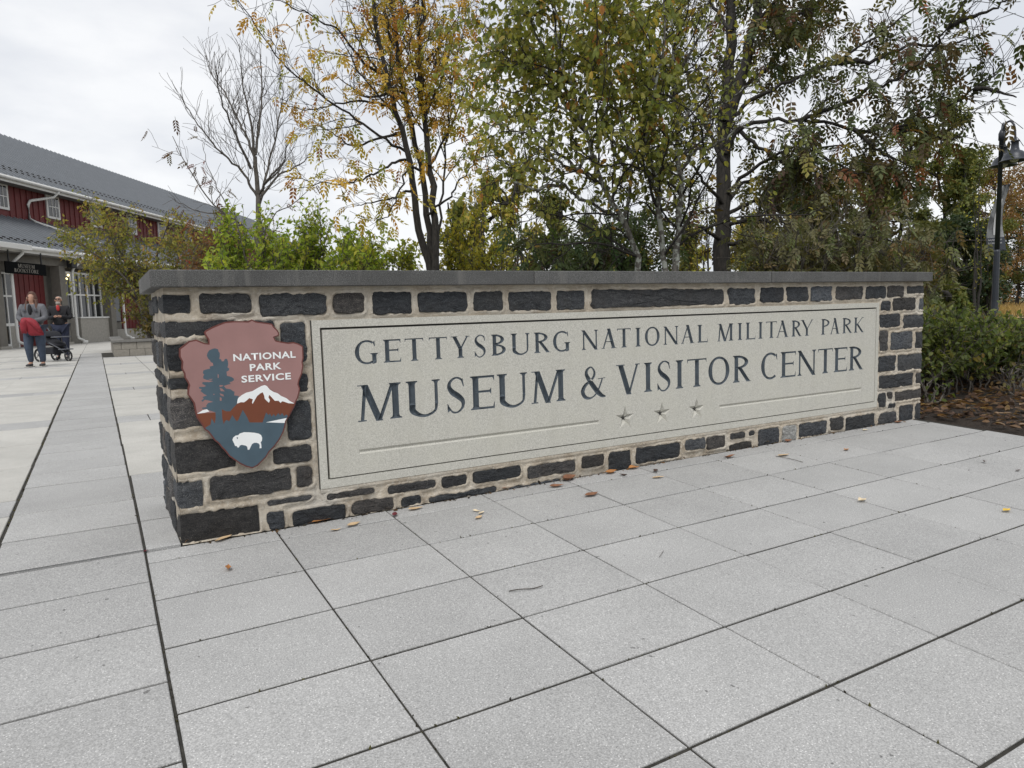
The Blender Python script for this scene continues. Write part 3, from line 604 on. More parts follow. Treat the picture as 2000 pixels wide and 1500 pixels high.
for row, zb, zt in ((ROW1, 0.7725, 0.8906), (ROW2, 0.4793, 0.6662)):
    H = zt - zb; items = []
    for ch, a, b_ in row:
        polys = [[(a + x * H, zb + y_ * H) for x, y_ in p] for p in glyph(ch, (b_ - a) / H)]; items.append((polys, ch))
    bands.append((zb - 0.025, zt + 0.025, items, 'letter'))
star_items = []
for cx in (2.565, 2.870, 3.174):
    star_items.append(([[(cx + (0.078 if k % 2 == 0 else 0.030) * math.sin(math.pi * k / 5), 0.328 + (0.078 if k % 2 == 0 else 0.030) * math.cos(math.pi * k / 5)) for k in range(10)]], 'star'))
line_items = [([[(0.844, 0.315), (2.365, 0.315), (2.365, 0.338), (0.844, 0.338)]], 'line'), ([[(3.386, 0.314), (4.945, 0.314), (4.945, 0.337), (3.386, 0.337)]], 'line')]
pieces = []
for z0, z1, items, nm in bands:
    for k, V, F in carve(fx0, fx1, z0, z1, items, 0.0105 if z1 - z0 > .18 else 0.008, 1.25, 0.018 if z1 - z0 > .2 else 0.013): pieces.append((nm, V, F))
# stars: five ridged points cut to the centre; rules: V grooves
zs0, zs1 = 0.235, 0.425
carve(fx0, fx1, zs0, zs1, star_items + line_items, 0, 1, 0.0)
for polys, nm in star_items:
    p = polys[0]; cx = sum(q[0] for q in p) / 10; cz = 0.328
    V = [(q[0], YF + (0.0 if k % 2 == 0 else 0.0), q[1]) for k, q in enumerate(p)] + [(cx, YF + 0.032, cz)]
    pieces.append(('star', V, [(i, 10, (i + 1) % 10) for i in range(10)]))
for polys, nm in line_items:
    (xa, za), (xb, _), (_, zc), _ = polys[0]; zm = (za + zc) / 2; e_ = 0.0115
    V = [(xa, YF, za), (xb, YF, za), (xb, YF, zc), (xa, YF, zc), (xa + e_, YF + .011, zm), (xb - e_, YF + .011, zm)]
    pieces.append(('rule_groove', V, [(0, 1, 5, 4), (1, 2, 5), (2, 3, 4, 5), (3, 0, 4)]))
zz = [fz0, zs0, zs1, bands[1][0], bands[1][1], bands[0][0], bands[0][1], fz1]
for a, b_ in ((0, 1), (2, 3), (4, 5), (6, 7)): panel.quad((fx0, YF, zz[a]), (fx1, YF, zz[a]), (fx1, YF, zz[b_]), (fx0, YF, zz[b_]))
# edges of the raised field, groove floor, outer frame
yb_ = YF + 0.022
for (a, b_) in (((fx0, fz0), (fx1, fz0)), ((fx1, fz0), (fx1, fz1)), ((fx1, fz1), (fx0, fz1)), ((fx0, fz1), (fx0, fz0))): panel.quad((a[0], YF, a[1]), (a[0], yb_, a[1]), (b_[0], yb_, b_[1]), (b_[0], YF, b_[1]))
for (x0, x1, z0, z1) in ((PX0, PX1, GZ1, PZ1), (PX0, PX1, PZ0, GZ0), (PX0, GX0, GZ0, GZ1), (GX1, PX1, GZ0, GZ1)):
    panel.quad((x0, YF, z0), (x1, YF, z0), (x1, YF, z1), (x0, YF, z1))
for (a, b_) in (((GX0, GZ0), (GX1, GZ0)), ((GX1, GZ0), (GX1, GZ1)), ((GX1, GZ1), (GX0, GZ1)), ((GX0, GZ1), (GX0, GZ0))): panel.quad((a[0], YF, a[1]), (b_[0], YF, b_[1]), (b_[0], yb_, b_[1]), (a[0], yb_, a[1]))
for (a, b_) in (((PX0, PZ0), (PX1, PZ0)), ((PX1, PZ0), (PX1, PZ1)), ((PX1, PZ1), (PX0, PZ1)), ((PX0, PZ1), (PX0, PZ0))): panel.quad((a[0], YF, a[1]), (a[0], 0.03, a[1]), (b_[0], 0.03, b_[1]), (b_[0], YF, b_[1]))
pan = panel.build('inscription_panel', M['lime'], wall)
MB().box(PX0 + .01, PX1 - .01, yb_, 0.03, PZ0 + .01, PZ1 - .01).build('border_groove', M['shadowgap'], pan)  # groove floor coloured dark, the shade in the recess is painted
mb = MB()
for (x0, x1, z0, z1) in ((PX0 - .005, PX0 - .0005, PZ0, PZ1), (PX1 + .0005, PX1 + .004, PZ0, PZ1)): mb.box(x0, x1, -0.0085, 0.01, z0, z1)
mb.build('edge_shade_strip', M['shadowgap'], pan)  # solid dark strips painted as the shadow line beside the panel
for nm, V, F in pieces:
    link(nm, MB().add(V, F).mesh(nm), M['letter'] if nm == 'letter' else M['lime'], pan)
# sloped mortar ledge under the panel
mb = MB(); nseg = 120
for k in range(nseg):
    xa, xb = PX0 + (PX1 - PX0) * k / nseg, PX0 + (PX1 - PX0) * (k + 1) / nseg
    f = lambda x: (-0.013 - 0.006 * nz(x, 0, 0, 6), 0.146 + 0.006 * nz(x, 3, 0, 5), 0.128 + 0.012 * nz(x, 7, 0, 4))
    A, B = f(xa), f(xb)
    mb.add([(xa, YF + .004, PZ0), (xb, YF + .004, PZ0), (xb, B[0], B[1]), (xa, A[0], A[1]), (xb, 0.002, B[2]), (xa, 0.002, A[2])], [(3, 2, 1, 0), (5, 4, 2, 3)], True)
mb.build('mortar_ledge', M['mortar'], wall)

# ---------------------------------------------------------------- arrowhead emblem
M['ah_plate'] = plain('emblem_edge_red_brown', (0.13, 0.035, 0.028), 0.55, 0, 0.2, 20)
M['ah_pink'] = plain('emblem_dusty_rose', (0.30, 0.165, 0.155), 0.5, 0, 0.09, 7)
M['ah_blue'] = plain('emblem_slate_blue', (0.057, 0.095, 0.125), 0.5, 0, 0.12, 9)
M['ah_brown'] = plain('emblem_rust_brown', (0.155, 0.042, 0.016), 0.5, 0, 0.08, 9)
M['ah_white'] = plain('emblem_white', (0.80, 0.82, 0.82), 0.5, 0, 0.03, 9)
AH_OUTER = [(0.359,1.014),(0.375,1.005),(0.403,1.0),(0.426,0.996),(0.448,0.991),(0.456,0.977),(0.47,0.962),(0.478,0.947),(0.475,0.933),(0.453,0.927),(0.46,0.913),(0.484,0.906),(0.517,0.899),(0.542,0.901),(0.564,0.893),(0.585,0.879),(0.585,0.849),(0.585,0.823),(0.579,0.803),(0.581,0.783),(0.573,0.747),(0.559,0.718),(0.553,0.698),(0.559,0.677),(0.555,0.657),(0.547,0.632),(0.535,0.612),(0.53,0.597),(0.507,0.558),(0.485,0.525),(0.479,0.5),(0.47,0.475),(0.451,0.442),(0.424,0.409),(0.399,0.387),(0.383,0.363),(0.362,0.345),(0.342,0.328),(0.318,0.319),(0.29,0.33),(0.263,0.348),(0.237,0.372),(0.219,0.389),(0.203,0.416),(0.186,0.438),(0.178,0.453),(0.161,0.47),(0.149,0.491),(0.137,0.512),(0.124,0.523),(0.113,0.548),(0.095,0.579),(0.09,0.609),(0.086,0.647),(0.073,0.672),(0.064,0.687),(0.067,0.716),(0.072,0.73),(0.065,0.749),(0.057,0.764),(0.056,0.783),(0.047,0.807),(0.051,0.835),(0.042,0.859),(0.044,0.894),(0.067,0.912),(0.086,0.927),(0.116,0.932),(0.133,0.923),(0.15,0.915),(0.166,0.911),(0.165,0.928),(0.155,0.948),(0.151,0.962),(0.159,0.971),(0.186,0.985),(0.218,0.998),(0.241,1.006),(0.278,1.009),(0.314,1.008),(0.342,1.006)]
AH_TREE = [(0.191,0.889),(0.204,0.884),(0.205,0.876),(0.21,0.866),(0.209,0.85),(0.206,0.84),(0.214,0.837),(0.216,0.828),(0.225,0.829),(0.23,0.839),(0.239,0.839),(0.242,0.828),(0.243,0.814),(0.239,0.799),(0.246,0.794),(0.244,0.785),(0.233,0.78),(0.234,0.761),(0.252,0.755),(0.262,0.747),(0.263,0.739),(0.253,0.733),(0.242,0.731),(0.248,0.723),(0.232,0.72),(0.218,0.716),(0.226,0.703),(0.244,0.699),(0.255,0.689),(0.262,0.686),(0.259,0.669),(0.28,0.664),(0.273,0.648),(0.267,0.626),(0.252,0.613),(0.237,0.597),(0.219,0.599),(0.202,0.61),(0.201,0.569),(0.206,0.539),(0.166,0.543),(0.173,0.571),(0.174,0.598),(0.148,0.61),(0.139,0.616),(0.12,0.619),(0.119,0.625),(0.14,0.626),(0.136,0.631),(0.146,0.644),(0.168,0.647),(0.151,0.654),(0.133,0.66),(0.124,0.651),(0.118,0.657),(0.129,0.665),(0.124,0.673),(0.143,0.678),(0.131,0.687),(0.118,0.7),(0.124,0.709),(0.113,0.712),(0.113,0.719),(0.135,0.718),(0.142,0.722),(0.127,0.733),(0.129,0.74),(0.156,0.738),(0.174,0.741),(0.144,0.75),(0.133,0.756),(0.134,0.768),(0.139,0.772),(0.133,0.78),(0.136,0.792),(0.147,0.796),(0.165,0.799),(0.163,0.808),(0.179,0.811),(0.178,0.823),(0.169,0.828),(0.167,0.835),(0.159,0.845),(0.155,0.857),(0.158,0.869),(0.166,0.881),(0.18,0.887)]
AH_BROWN = [(0.085,0.599),(0.174,0.598),(0.202,0.61),(0.219,0.599),(0.237,0.597),(0.252,0.613),(0.27,0.631),(0.34,0.682),(0.397,0.705),(0.463,0.651),(0.559,0.584),(0.553,0.482),(0.085,0.532)]
AH_SNOW = [(0.269,0.63),(0.273,0.653),(0.293,0.668),(0.312,0.677),(0.34,0.682),(0.365,0.695),(0.382,0.703),(0.397,0.706),(0.406,0.701),(0.419,0.683),(0.435,0.671),(0.454,0.662),(0.468,0.649),(0.492,0.636),(0.506,0.622),(0.528,0.607),(0.5,0.611),(0.481,0.62),(0.472,0.623),(0.464,0.616),(0.455,0.627),(0.438,0.628),(0.424,0.647),(0.415,0.658),(0.41,0.648),(0.416,0.633),(0.411,0.621),(0.399,0.634),(0.393,0.642),(0.391,0.658),(0.386,0.673),(0.375,0.669),(0.36,0.658),(0.352,0.646),(0.337,0.622),(0.335,0.63),(0.34,0.644),(0.324,0.651),(0.314,0.642),(0.3,0.633),(0.286,0.635)]
AH_BLUE = [(0.042,0.539),(0.122,0.53),(0.15,0.545),(0.156,0.573),(0.168,0.545),(0.206,0.539),(0.211,0.553),(0.219,0.559),(0.23,0.551),(0.245,0.579),(0.262,0.548),(0.269,0.552),(0.292,0.599),(0.309,0.563),(0.318,0.537),(0.376,0.531),(0.395,0.577),(0.405,0.563),(0.412,0.57),(0.419,0.554),(0.429,0.566),(0.437,0.553),(0.451,0.569),(0.458,0.556),(0.468,0.567),(0.477,0.551),(0.487,0.558),(0.497,0.547),(0.556,0.541),(0.538,0.223),(0.025,0.298)]
AH_LAKE = [(0.391,0.53),(0.496,0.542),(0.557,0.554),(0.554,0.502),(0.478,0.518)]
AH_SNOW2 = [(0.092,0.599),(0.098,0.6),(0.121,0.613),(0.139,0.616),(0.149,0.605),(0.129,0.601)]
AH_SNOW3 = [(0.206,0.631),(0.212,0.636),(0.229,0.639),(0.225,0.632)]
AH_BISON = [(0.238,0.464),(0.243,0.475),(0.253,0.482),(0.265,0.483),(0.272,0.49),(0.291,0.494),(0.314,0.491),(0.338,0.486),(0.356,0.48),(0.366,0.472),(0.37,0.459),(0.368,0.444),(0.362,0.439),(0.364,0.426),(0.364,0.41),(0.355,0.41),(0.357,0.425),(0.353,0.433),(0.344,0.438),(0.332,0.439),(0.323,0.434),(0.316,0.422),(0.309,0.409),(0.302,0.41),(0.301,0.424),(0.295,0.43),(0.278,0.436),(0.269,0.434),(0.264,0.425),(0.258,0.426),(0.255,0.433),(0.248,0.434),(0.245,0.445)]
AH_EYE = [(0.257,0.474),(0.262,0.474),(0.263,0.468),(0.259,0.464)]
AH_HOLES = [[(0.197,0.821),(0.204,0.819),(0.2,0.792),(0.195,0.788)],[(0.18,0.82),(0.186,0.817),(0.184,0.798)],[(0.195,0.773),(0.199,0.768),(0.198,0.754),(0.194,0.755)],[(0.199,0.721),(0.216,0.719),(0.211,0.714),(0.199,0.713)],[(0.199,0.708),(0.21,0.704),(0.22,0.691),(0.203,0.693)],[(0.197,0.684),(0.213,0.677),(0.215,0.667),(0.201,0.674)],[(0.197,0.667),(0.205,0.661),(0.203,0.648),(0.196,0.65)],[(0.152,0.752),(0.175,0.751),(0.164,0.748)],[(0.169,0.684),(0.177,0.682),(0.172,0.677)],[(0.19,0.863),(0.196,0.864),(0.194,0.851),(0.191,0.853)]]
def inset(P, d):
    P = np.array(P); A = P - np.roll(P, 1, 0); B = np.roll(P, -1, 0) - P
    na = np.stack([A[:, 1], -A[:, 0]], 1); nb = np.stack([B[:, 1], -B[:, 0]], 1); na /= np.linalg.norm(na, axis=1)[:, None]; nb /= np.linalg.norm(nb, axis=1)[:, None]
    n_ = na + nb; n_ /= np.linalg.norm(n_, axis=1)[:, None] + 1e-9; return [tuple(q) for q in P + n_ * d]
emb = empty('arrowhead_emblem', (0.31, -0.02, 0.67), 0, 'arrowhead shaped park emblem with bison, tree and snowy mountain, on the stone wall', 'emblem sign')
YA = -0.0455
outer = AH_OUTER; inn = inset(outer, 0.0062)
area = sum(outer[i][0] * outer[(i + 1) % len(outer)][1] - outer[(i + 1) % len(outer)][0] * outer[i][1] for i in range(len(outer)))
if not all(pin(q, outer) for q in inn[::9]): inn = inset(outer, -0.0062)
rel = lambda V: [(v[0] - 0.31, v[1] + 0.02, v[2] - 0.67) for v in V]
def flat_fill(polys, cls, y_, grid=None):
    vs = []; es = []
    for p in polys: b = len(vs); vs += [tuple(q) for q in p]; es += [(b + i, b + (i + 1) % len(p)) for i in range(len(p))]
    v2, e2, f2, *_ = delaunay_2d_cdt([Vector(v) for v in vs], es, [], 0, 1e-6)
    V = [(v.x, v.y) for v in v2]; out = {}
    for f in f2:
        c = tuple(sum(V[i][k] for i in f) / 3 for k in (0, 1)); k = cls(c)
        if k:
            a = (V[f[1]][0] - V[f[0]][0]) * (V[f[2]][1] - V[f[0]][1]) - (V[f[1]][1] - V[f[0]][1]) * (V[f[2]][0] - V[f[0]][0])
            out.setdefault(k, []).append(tuple(f) if a > 0 else tuple(f[::-1]))
    return {k: ([(p[0], y_, p[1]) for p in V], F) for k, F in out.items()}
fill = flat_fill([outer], lambda c: 'plate' if pin(c, outer) else None, YA)
V, F = fill['plate']; mb = MB(); mb.add(rel(V), F)
ob = [(p[0], YA + 0.02, p[1]) for p in outer]
for i in range(len(outer)):
    j = (i + 1) % len(outer); q = rel([(outer[i][0], YA, outer[i][1]), (outer[i][0], YA + .02, outer[i][1]), (outer[j][0], YA + .02, outer[j][1]), (outer[j][0], YA, outer[j][1])]); mb.quad(*(q[::-1]))
mb.build('plate', M['ah_plate'], emb)
for sx, sz in ((-.14, .07), (.14, .07), (0, -.18)): MB().box(sx - .02, sx + .02, 0.0, 0.03, sz - .02, sz + .02).build('standoff', M['ah_plate'], emb)
def cls(c):
    if not pin(c, inn): return None
    if pin(c, AH_BISON): return 'foreground' if pin(c, AH_EYE) else 'bison'
    if pin(c, AH_LAKE): return 'lake'
    if pin(c, AH_TREE) and not any(pin(c, h) for h in AH_HOLES[2:9]): return 'tree'
    if pin(c, AH_SNOW3): return 'snow'
    if pin(c, AH_BLUE): return 'foreground'
    if pin(c, AH_SNOW) or pin(c, AH_SNOW2): return 'snow'
    if pin(c, AH_BROWN): return 'mountain'
    return 'sky_field'
fill = flat_fill([inn, AH_BISON, AH_EYE, AH_LAKE, AH_TREE, AH_SNOW, AH_SNOW2, AH_SNOW3, AH_BLUE, AH_BROWN] + AH_HOLES, cls, YA - 0.0015)
for k, mt in (('sky_field', 'ah_pink'), ('tree', 'ah_blue'), ('foreground', 'ah_blue'), ('mountain', 'ah_brown'), ('snow', 'ah_white'), ('lake', 'ah_white'), ('bison', 'ah_white')):
    V, F = fill[k]; used = sorted({i for f in F for i in f}); mp = {u: i for i, u in enumerate(used)}
    MB().add(rel([V[u] for u in used]), [tuple(mp[i] for i in f) for f in F]).build(k, M[mt], emb)
def text_mesh(body, bold=0.0, extrude=0.0, spacing=1.0):
    cu = D.curves.new('lettering', 'FONT'); cu.body = body; cu.offset = bold; cu.extrude = extrude; cu.space_character = spacing; cu.resolution_u = 3
    o = D.objects.new('lettering', cu); COL.objects.link(o); bpy.context.view_layer.update()
    me = D.meshes.new_from_object(o.evaluated_get(bpy.context.evaluated_depsgraph_get())); D.objects.remove(o); D.curves.remove(cu); me.materials.clear(); return me
def place_text(me, x0, x1, z0, z1, y_, rot=None):
    n = len(me.vertices); c = np.empty(n * 3, np.float32); me.vertices.foreach_get('co', c); c = c.reshape(-1, 3)
    mn, mx = c.min(0), c.max(0); s = (c - mn) / np.maximum(mx - mn, 1e-6)
    P = np.stack([x0 + s[:, 0] * (x1 - x0), y_ - (s[:, 2] * 0.001 if mx[2] - mn[2] > 1e-6 else 0 * s[:, 0]), z0 + s[:, 1] * (z1 - z0)], 1).astype(np.float32)
    me.vertices.foreach_set('co', P.ravel()); me.update(); return me
for word, x0, x1, z0, z1 in (('NATIONAL', 0.266, 0.547, 0.826, 0.8588), ('PARK', 0.335, 0.478, 0.776, 0.8085), ('SERVICE', 0.295, 0.519, 0.7245, 0.757)):
    link('lettering', place_text(text_mesh(word, 0.026, 0.0, 1.08), x0 - .31, x1 - .31, z0 - .67, z1 - .67, YA - 0.003 + .02), M['ah_white'], emb)

# ---------------------------------------------------------------- plants
DEBUG = False
M['leaf'] = leafmat('leaf'); M['leaf_far'] = leafmat('distant_leaf', 0.30); M['leaf_dark'] = leafmat('thick_dark_leaf', 0.24)
M['bark_dark'] = barkmat('dark_bark', (0.010, 0.009, 0.008), (0.040, 0.035, 0.030))
M['bark_grey'] = barkmat('grey_brown_bark', (0.045, 0.04, 0.034), (0.13, 0.115, 0.1))
M['bark_lichen'] = barkmat('lichen_bark', (0.05, 0.045, 0.038), (0.13, 0.12, 0.105), (0.32, 0.34, 0.30))
KITE = (np.array([(0, 0, 0), (0.42, 0.27, 0.07), (1, 0, -0.10), (0.42, -0.27, 0.07)]), np.array([(0, 3, 2), (0, 2, 1)]))
OVAL = (np.array([(0, 0, 0), (0.25, 0.24, 0.05), (0.65, 0.25, 0.03), (1, 0, -0.14), (0.65, -0.25, 0.03), (0.25, -0.24, 0.05), (0.45, 0, -0.02)]),
        np.array([(0, 5, 6), (5, 4, 6), (4, 3, 6), (3, 2, 6), (2, 1, 6), (1, 0, 6)]))
def compound(pairs=3, ln=0.40, wd=0.085, droop=0.30):
    V, F = [], []
    def add(o, d, s):
        d = np.array(d, float); d /= np.linalg.norm(d); sd = np.cross((0, 0, 1.0), d); sd /= np.linalg.norm(sd) + 1e-9; b = len(V)
        V.extend([o, o + d * s * .45 + sd * wd + (0, 0, .012), o + d * s - np.array((0, 0, .05)), o + d * s * .45 - sd * wd + (0, 0, .012)]); F.extend([(b, b + 3, b + 2), (b, b + 2, b + 1)])
    for k in range(pairs):
        x = 0.25 + 0.75 * k / pairs; z = -droop * x * x
        for s in (-1, 1): add(np.array((x, 0, z)), (0.75, s * 0.75, -0.35), ln)
    add(np.array((0.95, 0, -droop * .95)), (1, 0, -0.55), ln * 1.1)
    b = len(V); V.extend([np.array((0, .006, 0)), np.array((0, -.006, 0)), np.array((.95, 0, -droop * .9))]); F.append((b, b + 1, b + 2))
    return np.array(V), np.array(F)
ASH = compound(3, .40, .10); SUMAC = compound(4, 0.36, 0.075, 0.45)
class Foliage:
    def __init__(s): s.p, s.d, s.s, s.c = [], [], [], []
    def add(s, p, d, size, col): s.p.append(p); s.d.append(d); s.s.append(size); s.c.append(col)
    def mesh(s, tmpl, name='crown', roll=0.9):
        P, Dv, S, C = map(np.asarray, (s.p, s.d, s.s, s.c)); n = len(P); Dv = Dv / (np.linalg.norm(Dv, axis=1)[:, None] + 1e-9)
        up = np.tile(np.array([0, 0, 1.0]), (n, 1)) + RNG.normal(0, roll, (n, 3)); X = Dv; Y = np.cross(up, X); Y /= np.linalg.norm(Y, axis=1)[:, None] + 1e-9; Z = np.cross(X, Y)
        T, F = tmpl; V = P[:, None, :] + S[:, None, None] * (T[None, :, 0:1] * X[:, None] + T[None, :, 1:2] * Y[:, None] + T[None, :, 2:3] * Z[:, None])
        k = len(T); FF = (np.arange(n) * k)[:, None, None] + F[None]; cols = np.repeat(C, k, axis=0)
        cols = np.clip(cols * (1 + RNG.normal(0, 0.10, (len(cols), 1))), 0.004, 1)
        return npmesh(name, V.reshape(-1, 3), FF.reshape(-1, 3), False, cols)
class Wood:
    def __init__(s): s.V, s.F, s.n = [], {}, 0; s.F4 = []
    def tube(s, P, r, n):
        V, F = tube_arr(P, r, n); s.V.append(V); s.F4.append(F + s.n); s.n += len(V)
    def mesh(s, name='trunk'): return npmesh(name, np.vstack(s.V), np.vstack(s.F4), True)
def unit(v): return v / (np.linalg.norm(v) + 1e-9)
def resample(P, n):
    P = np.asarray(P, float); C = catmull(P, 6) if len(P) > 2 else P; d = np.r_[0, np.cumsum(np.linalg.norm(np.diff(C, axis=0), axis=1))]; u = np.linspace(0, d[-1], n)
    return np.stack([np.interp(u, d, C[:, k]) for k in range(3)], 1), d[-1]
class Tree:
    """grows side branches and leafy twigs from given limbs"""
    def __init__(s, seed, leaf, size, pal, levels=2, dens=4.0, ratio=0.45, angle=50, lift=0.25, leafstep=0.06, drop=0.2, keep=None, wander=0.16, minr=0.0022, leafsp=0.5, twiglen=(0.25, 0.6), tmin=0.18, sides=(7, 5, 4, 3)):
        s.rng = np.random.default_rng(seed); s.w = Wood(); s.w2 = Wood(); s.fol = Foliage(); s.leaf, s.size, s.pal = leaf, size, pal
        s.levels, s.dens, s.ratio, s.angle, s.lift, s.step, s.drop, s.keep, s.wander, s.minr, s.leafsp, s.twiglen, s.tmin, s.sides = levels, dens, ratio, angle, lift, leafstep, drop, keep, wander, minr, leafsp, twiglen, tmin, sides
    def color(s, p, base=None):
        cols, wts = s.pal; i = s.rng.choice(len(cols), p=np.array(wts) / sum(wts)); c = np.array(cols[i]); return c * (1 + s.rng.normal(0, 0.13)) + s.rng.normal(0, 0.004, 3)
    def limb(s, P, r0, r1, level=0, L=None, kids=True):
        n = max(4, int((L or 1.0) / 0.25) + 3) if L else max(8, 4 * len(P)); n = min(n, 26)
        C, ln = resample(P, n); C[1:-1] += s.rng.normal(0, 0.004 + 0.012 * (level == 0), (n - 2, 3)) * min(1, ln)
        rad = np.maximum(r0 + (r1 - r0) * np.linspace(0, 1, n) ** 0.85, s.minr); s.w.tube(C, rad, s.sides[min(level, len(s.sides) - 1)])
        if kids: s.kids(C, rad, ln, level)
        return C
    def kids(s, C, rad, ln, level):
        T = np.gradient(C, axis=0); n = len(C)
        if level >= s.levels:
            s.leaves(C, T, ln); return
        dn = s.dens[min(level, len(s.dens) - 1)] if isinstance(s.dens, (tuple, list)) else s.dens * (0.75 if level == 0 else 1.0)
        cnt = int(max(1, round(ln * dn * s.rng.uniform(.8, 1.2))))
        for k in range(cnt):
            u = s.tmin * (level == 0) + (1 - s.tmin * (level == 0)) * (k + s.rng.uniform(0, 1)) / cnt if level == 0 else 0.12 + 0.88 * (k + s.rng.uniform(0, 1)) / cnt
            i = min(n - 1, int(u * (n - 1))); p = C[i]; t = unit(T[i]); a = unit(s.rng.normal(0, 1, 3)); a = unit(a - t * a.dot(t)); an = R(s.rng.normal(s.angle, 12))
            d = unit(t * math.cos(an) + a * math.sin(an) + np.array([0, 0, s.lift]))
            if level + 1 >= s.levels: l = s.rng.uniform(*s.twiglen)
            else: l = max(0.3, ln * s.ratio * s.rng.uniform(.55, 1.1) * (1.05 - .6 * u))
            s.branch(p, d, l, min(rad[i] * 0.6, 0.0085 * l + 0.0022), level + 1)
    def branch(s, p, d, l, r, level):
        m = max(4, min(10, int(l / 0.12) + 2)); P = [p]; dd = d.copy()
        for k in range(m - 1):
            dd = unit(dd + s.rng.normal(0, s.wander, 3) + np.array([0, 0, s.lift * 0.12])); P.append(P[-1] + dd * l / (m - 1))
        C = np.array(P); rad = np.maximum(np.linspace(r, r * 0.3, m), s.minr); s.w2.tube(C, rad, s.sides[min(level, len(s.sides) - 1)]); s.kids(C, rad, l, level)
    def leaves(s, C, T, ln):
        k = 0.0; n = len(C); pal_c = s.color(C[-1])
        dens = 1.0 if s.keep is None else s.keep(C[-1])
        while k < ln:
            if s.rng.random() < s.leafsp * dens:
                u = k / ln * (n - 1); i = min(n - 2, int(u)); p = C[i] + (C[i + 1] - C[i]) * (u - i); t = unit(T[i]); a = unit(s.rng.normal(0, 1, 3)); a = unit(a - t * a.dot(t))
                d = unit(t * 0.6 + a * 0.9 + np.array([0, 0, -s.drop]))
                c = pal_c * 0.55 + s.color(p) * 0.45; s.fol.add(p, d, s.size * s.rng.uniform(.65, 1.2), c)
            k += s.step
        if s.rng.random() < s.leafsp * dens: s.fol.add(C[-1], unit(T[-1] + np.array([0, 0, -s.drop])), s.size * s.rng.uniform(.7, 1.2), pal_c)
    def finish(s, name, base, label, cat, bark, group=None, leafmat_='leaf'):
        if DEBUG: print('PLANT', name, len(s.fol.p), s.w.n)
        root = empty(name, tuple(base), 0, label, cat, group); off = Vector(base)
        for me, nm, mt in ((s.w.mesh(), 'trunk' if cat == 'tree' else 'stems', bark), (s.w2.mesh('twigs') if s.w2.n else None, 'twigs', bark if bark != 'bark_lichen' else 'bark_dark'), (s.fol.mesh(s.leaf) if s.fol.p else None, 'crown', leafmat_)):
            if me is None: continue
            me.transform(Matrix.Translation(-off)); link(nm, me, M[mt], root, 'stuff' if nm in ('crown', 'stems', 'twigs') else None)
        return root
def px_limb(pts, d0, d1=None, wob=0.0, seed=0):
    d1 = d0 if d1 is None else d1; n = len(pts); rg = np.random.default_rng(seed); ph = rg.uniform(0, 6)
    return [at(x, y, d0 + (d1 - d0) * k / max(1, n - 1) + wob * math.sin(ph + 1.7 * k)) for k, (x, y) in enumerate(pts)]
def foot_of(P): q = np.array(P[0]); return np.array([q[0], q[1], 0.0])
# --- bare tree
def bare_tree():
    d = 21.5
    t = Tree(3, KITE, 0.13, ([(0.16, 0.05, 0.03), (0.22, 0.12, 0.03)], [1, 1]), levels=2, dens=(4.6, 4.4), ratio=0.40, angle=36, lift=0.34, twiglen=(0.35, 0.9), leafsp=0.0, wander=0.10, minr=0.0045, tmin=0.1)
    tr = px_limb([(509, 620), (508, 500), (508, 436), (504, 380), (498, 306)], d); b = foot_of(tr); tr[0] = b
    t.limb(tr, 0.13, 0.06, 0, kids=False)
    for k, pts in enumerate(([(503, 385), (474, 335), (452, 317), (420, 284), (377, 230), (352, 184)], [(497, 306), (478, 259), (460, 223), (438, 180), (413, 144), (402, 104)], [(498, 302), (488, 234), (474, 162), (467, 85)], [(499, 302), (508, 230), (511, 173), (509, 95)], [(505, 382), (524, 349), (550, 320), (566, 270)], [(508, 388), (546, 342), (582, 324), (622, 290)], [(506, 400), (530, 300), (548, 220), (556, 150)], [(490, 330), (455, 250), (430, 190), (420, 120)])):
        t.limb(px_limb(pts, d, d + (-1.5, 1.2, -0.8, 1.5, -1.2, 1.0, 1.6, -1.8)[k]), 0.045, 0.009, 0)
    t.finish('bare_tree', b, 'leafless dark tree with fine upright twigs behind the left part of the wall', 'tree', 'bark_grey')
bare_tree()
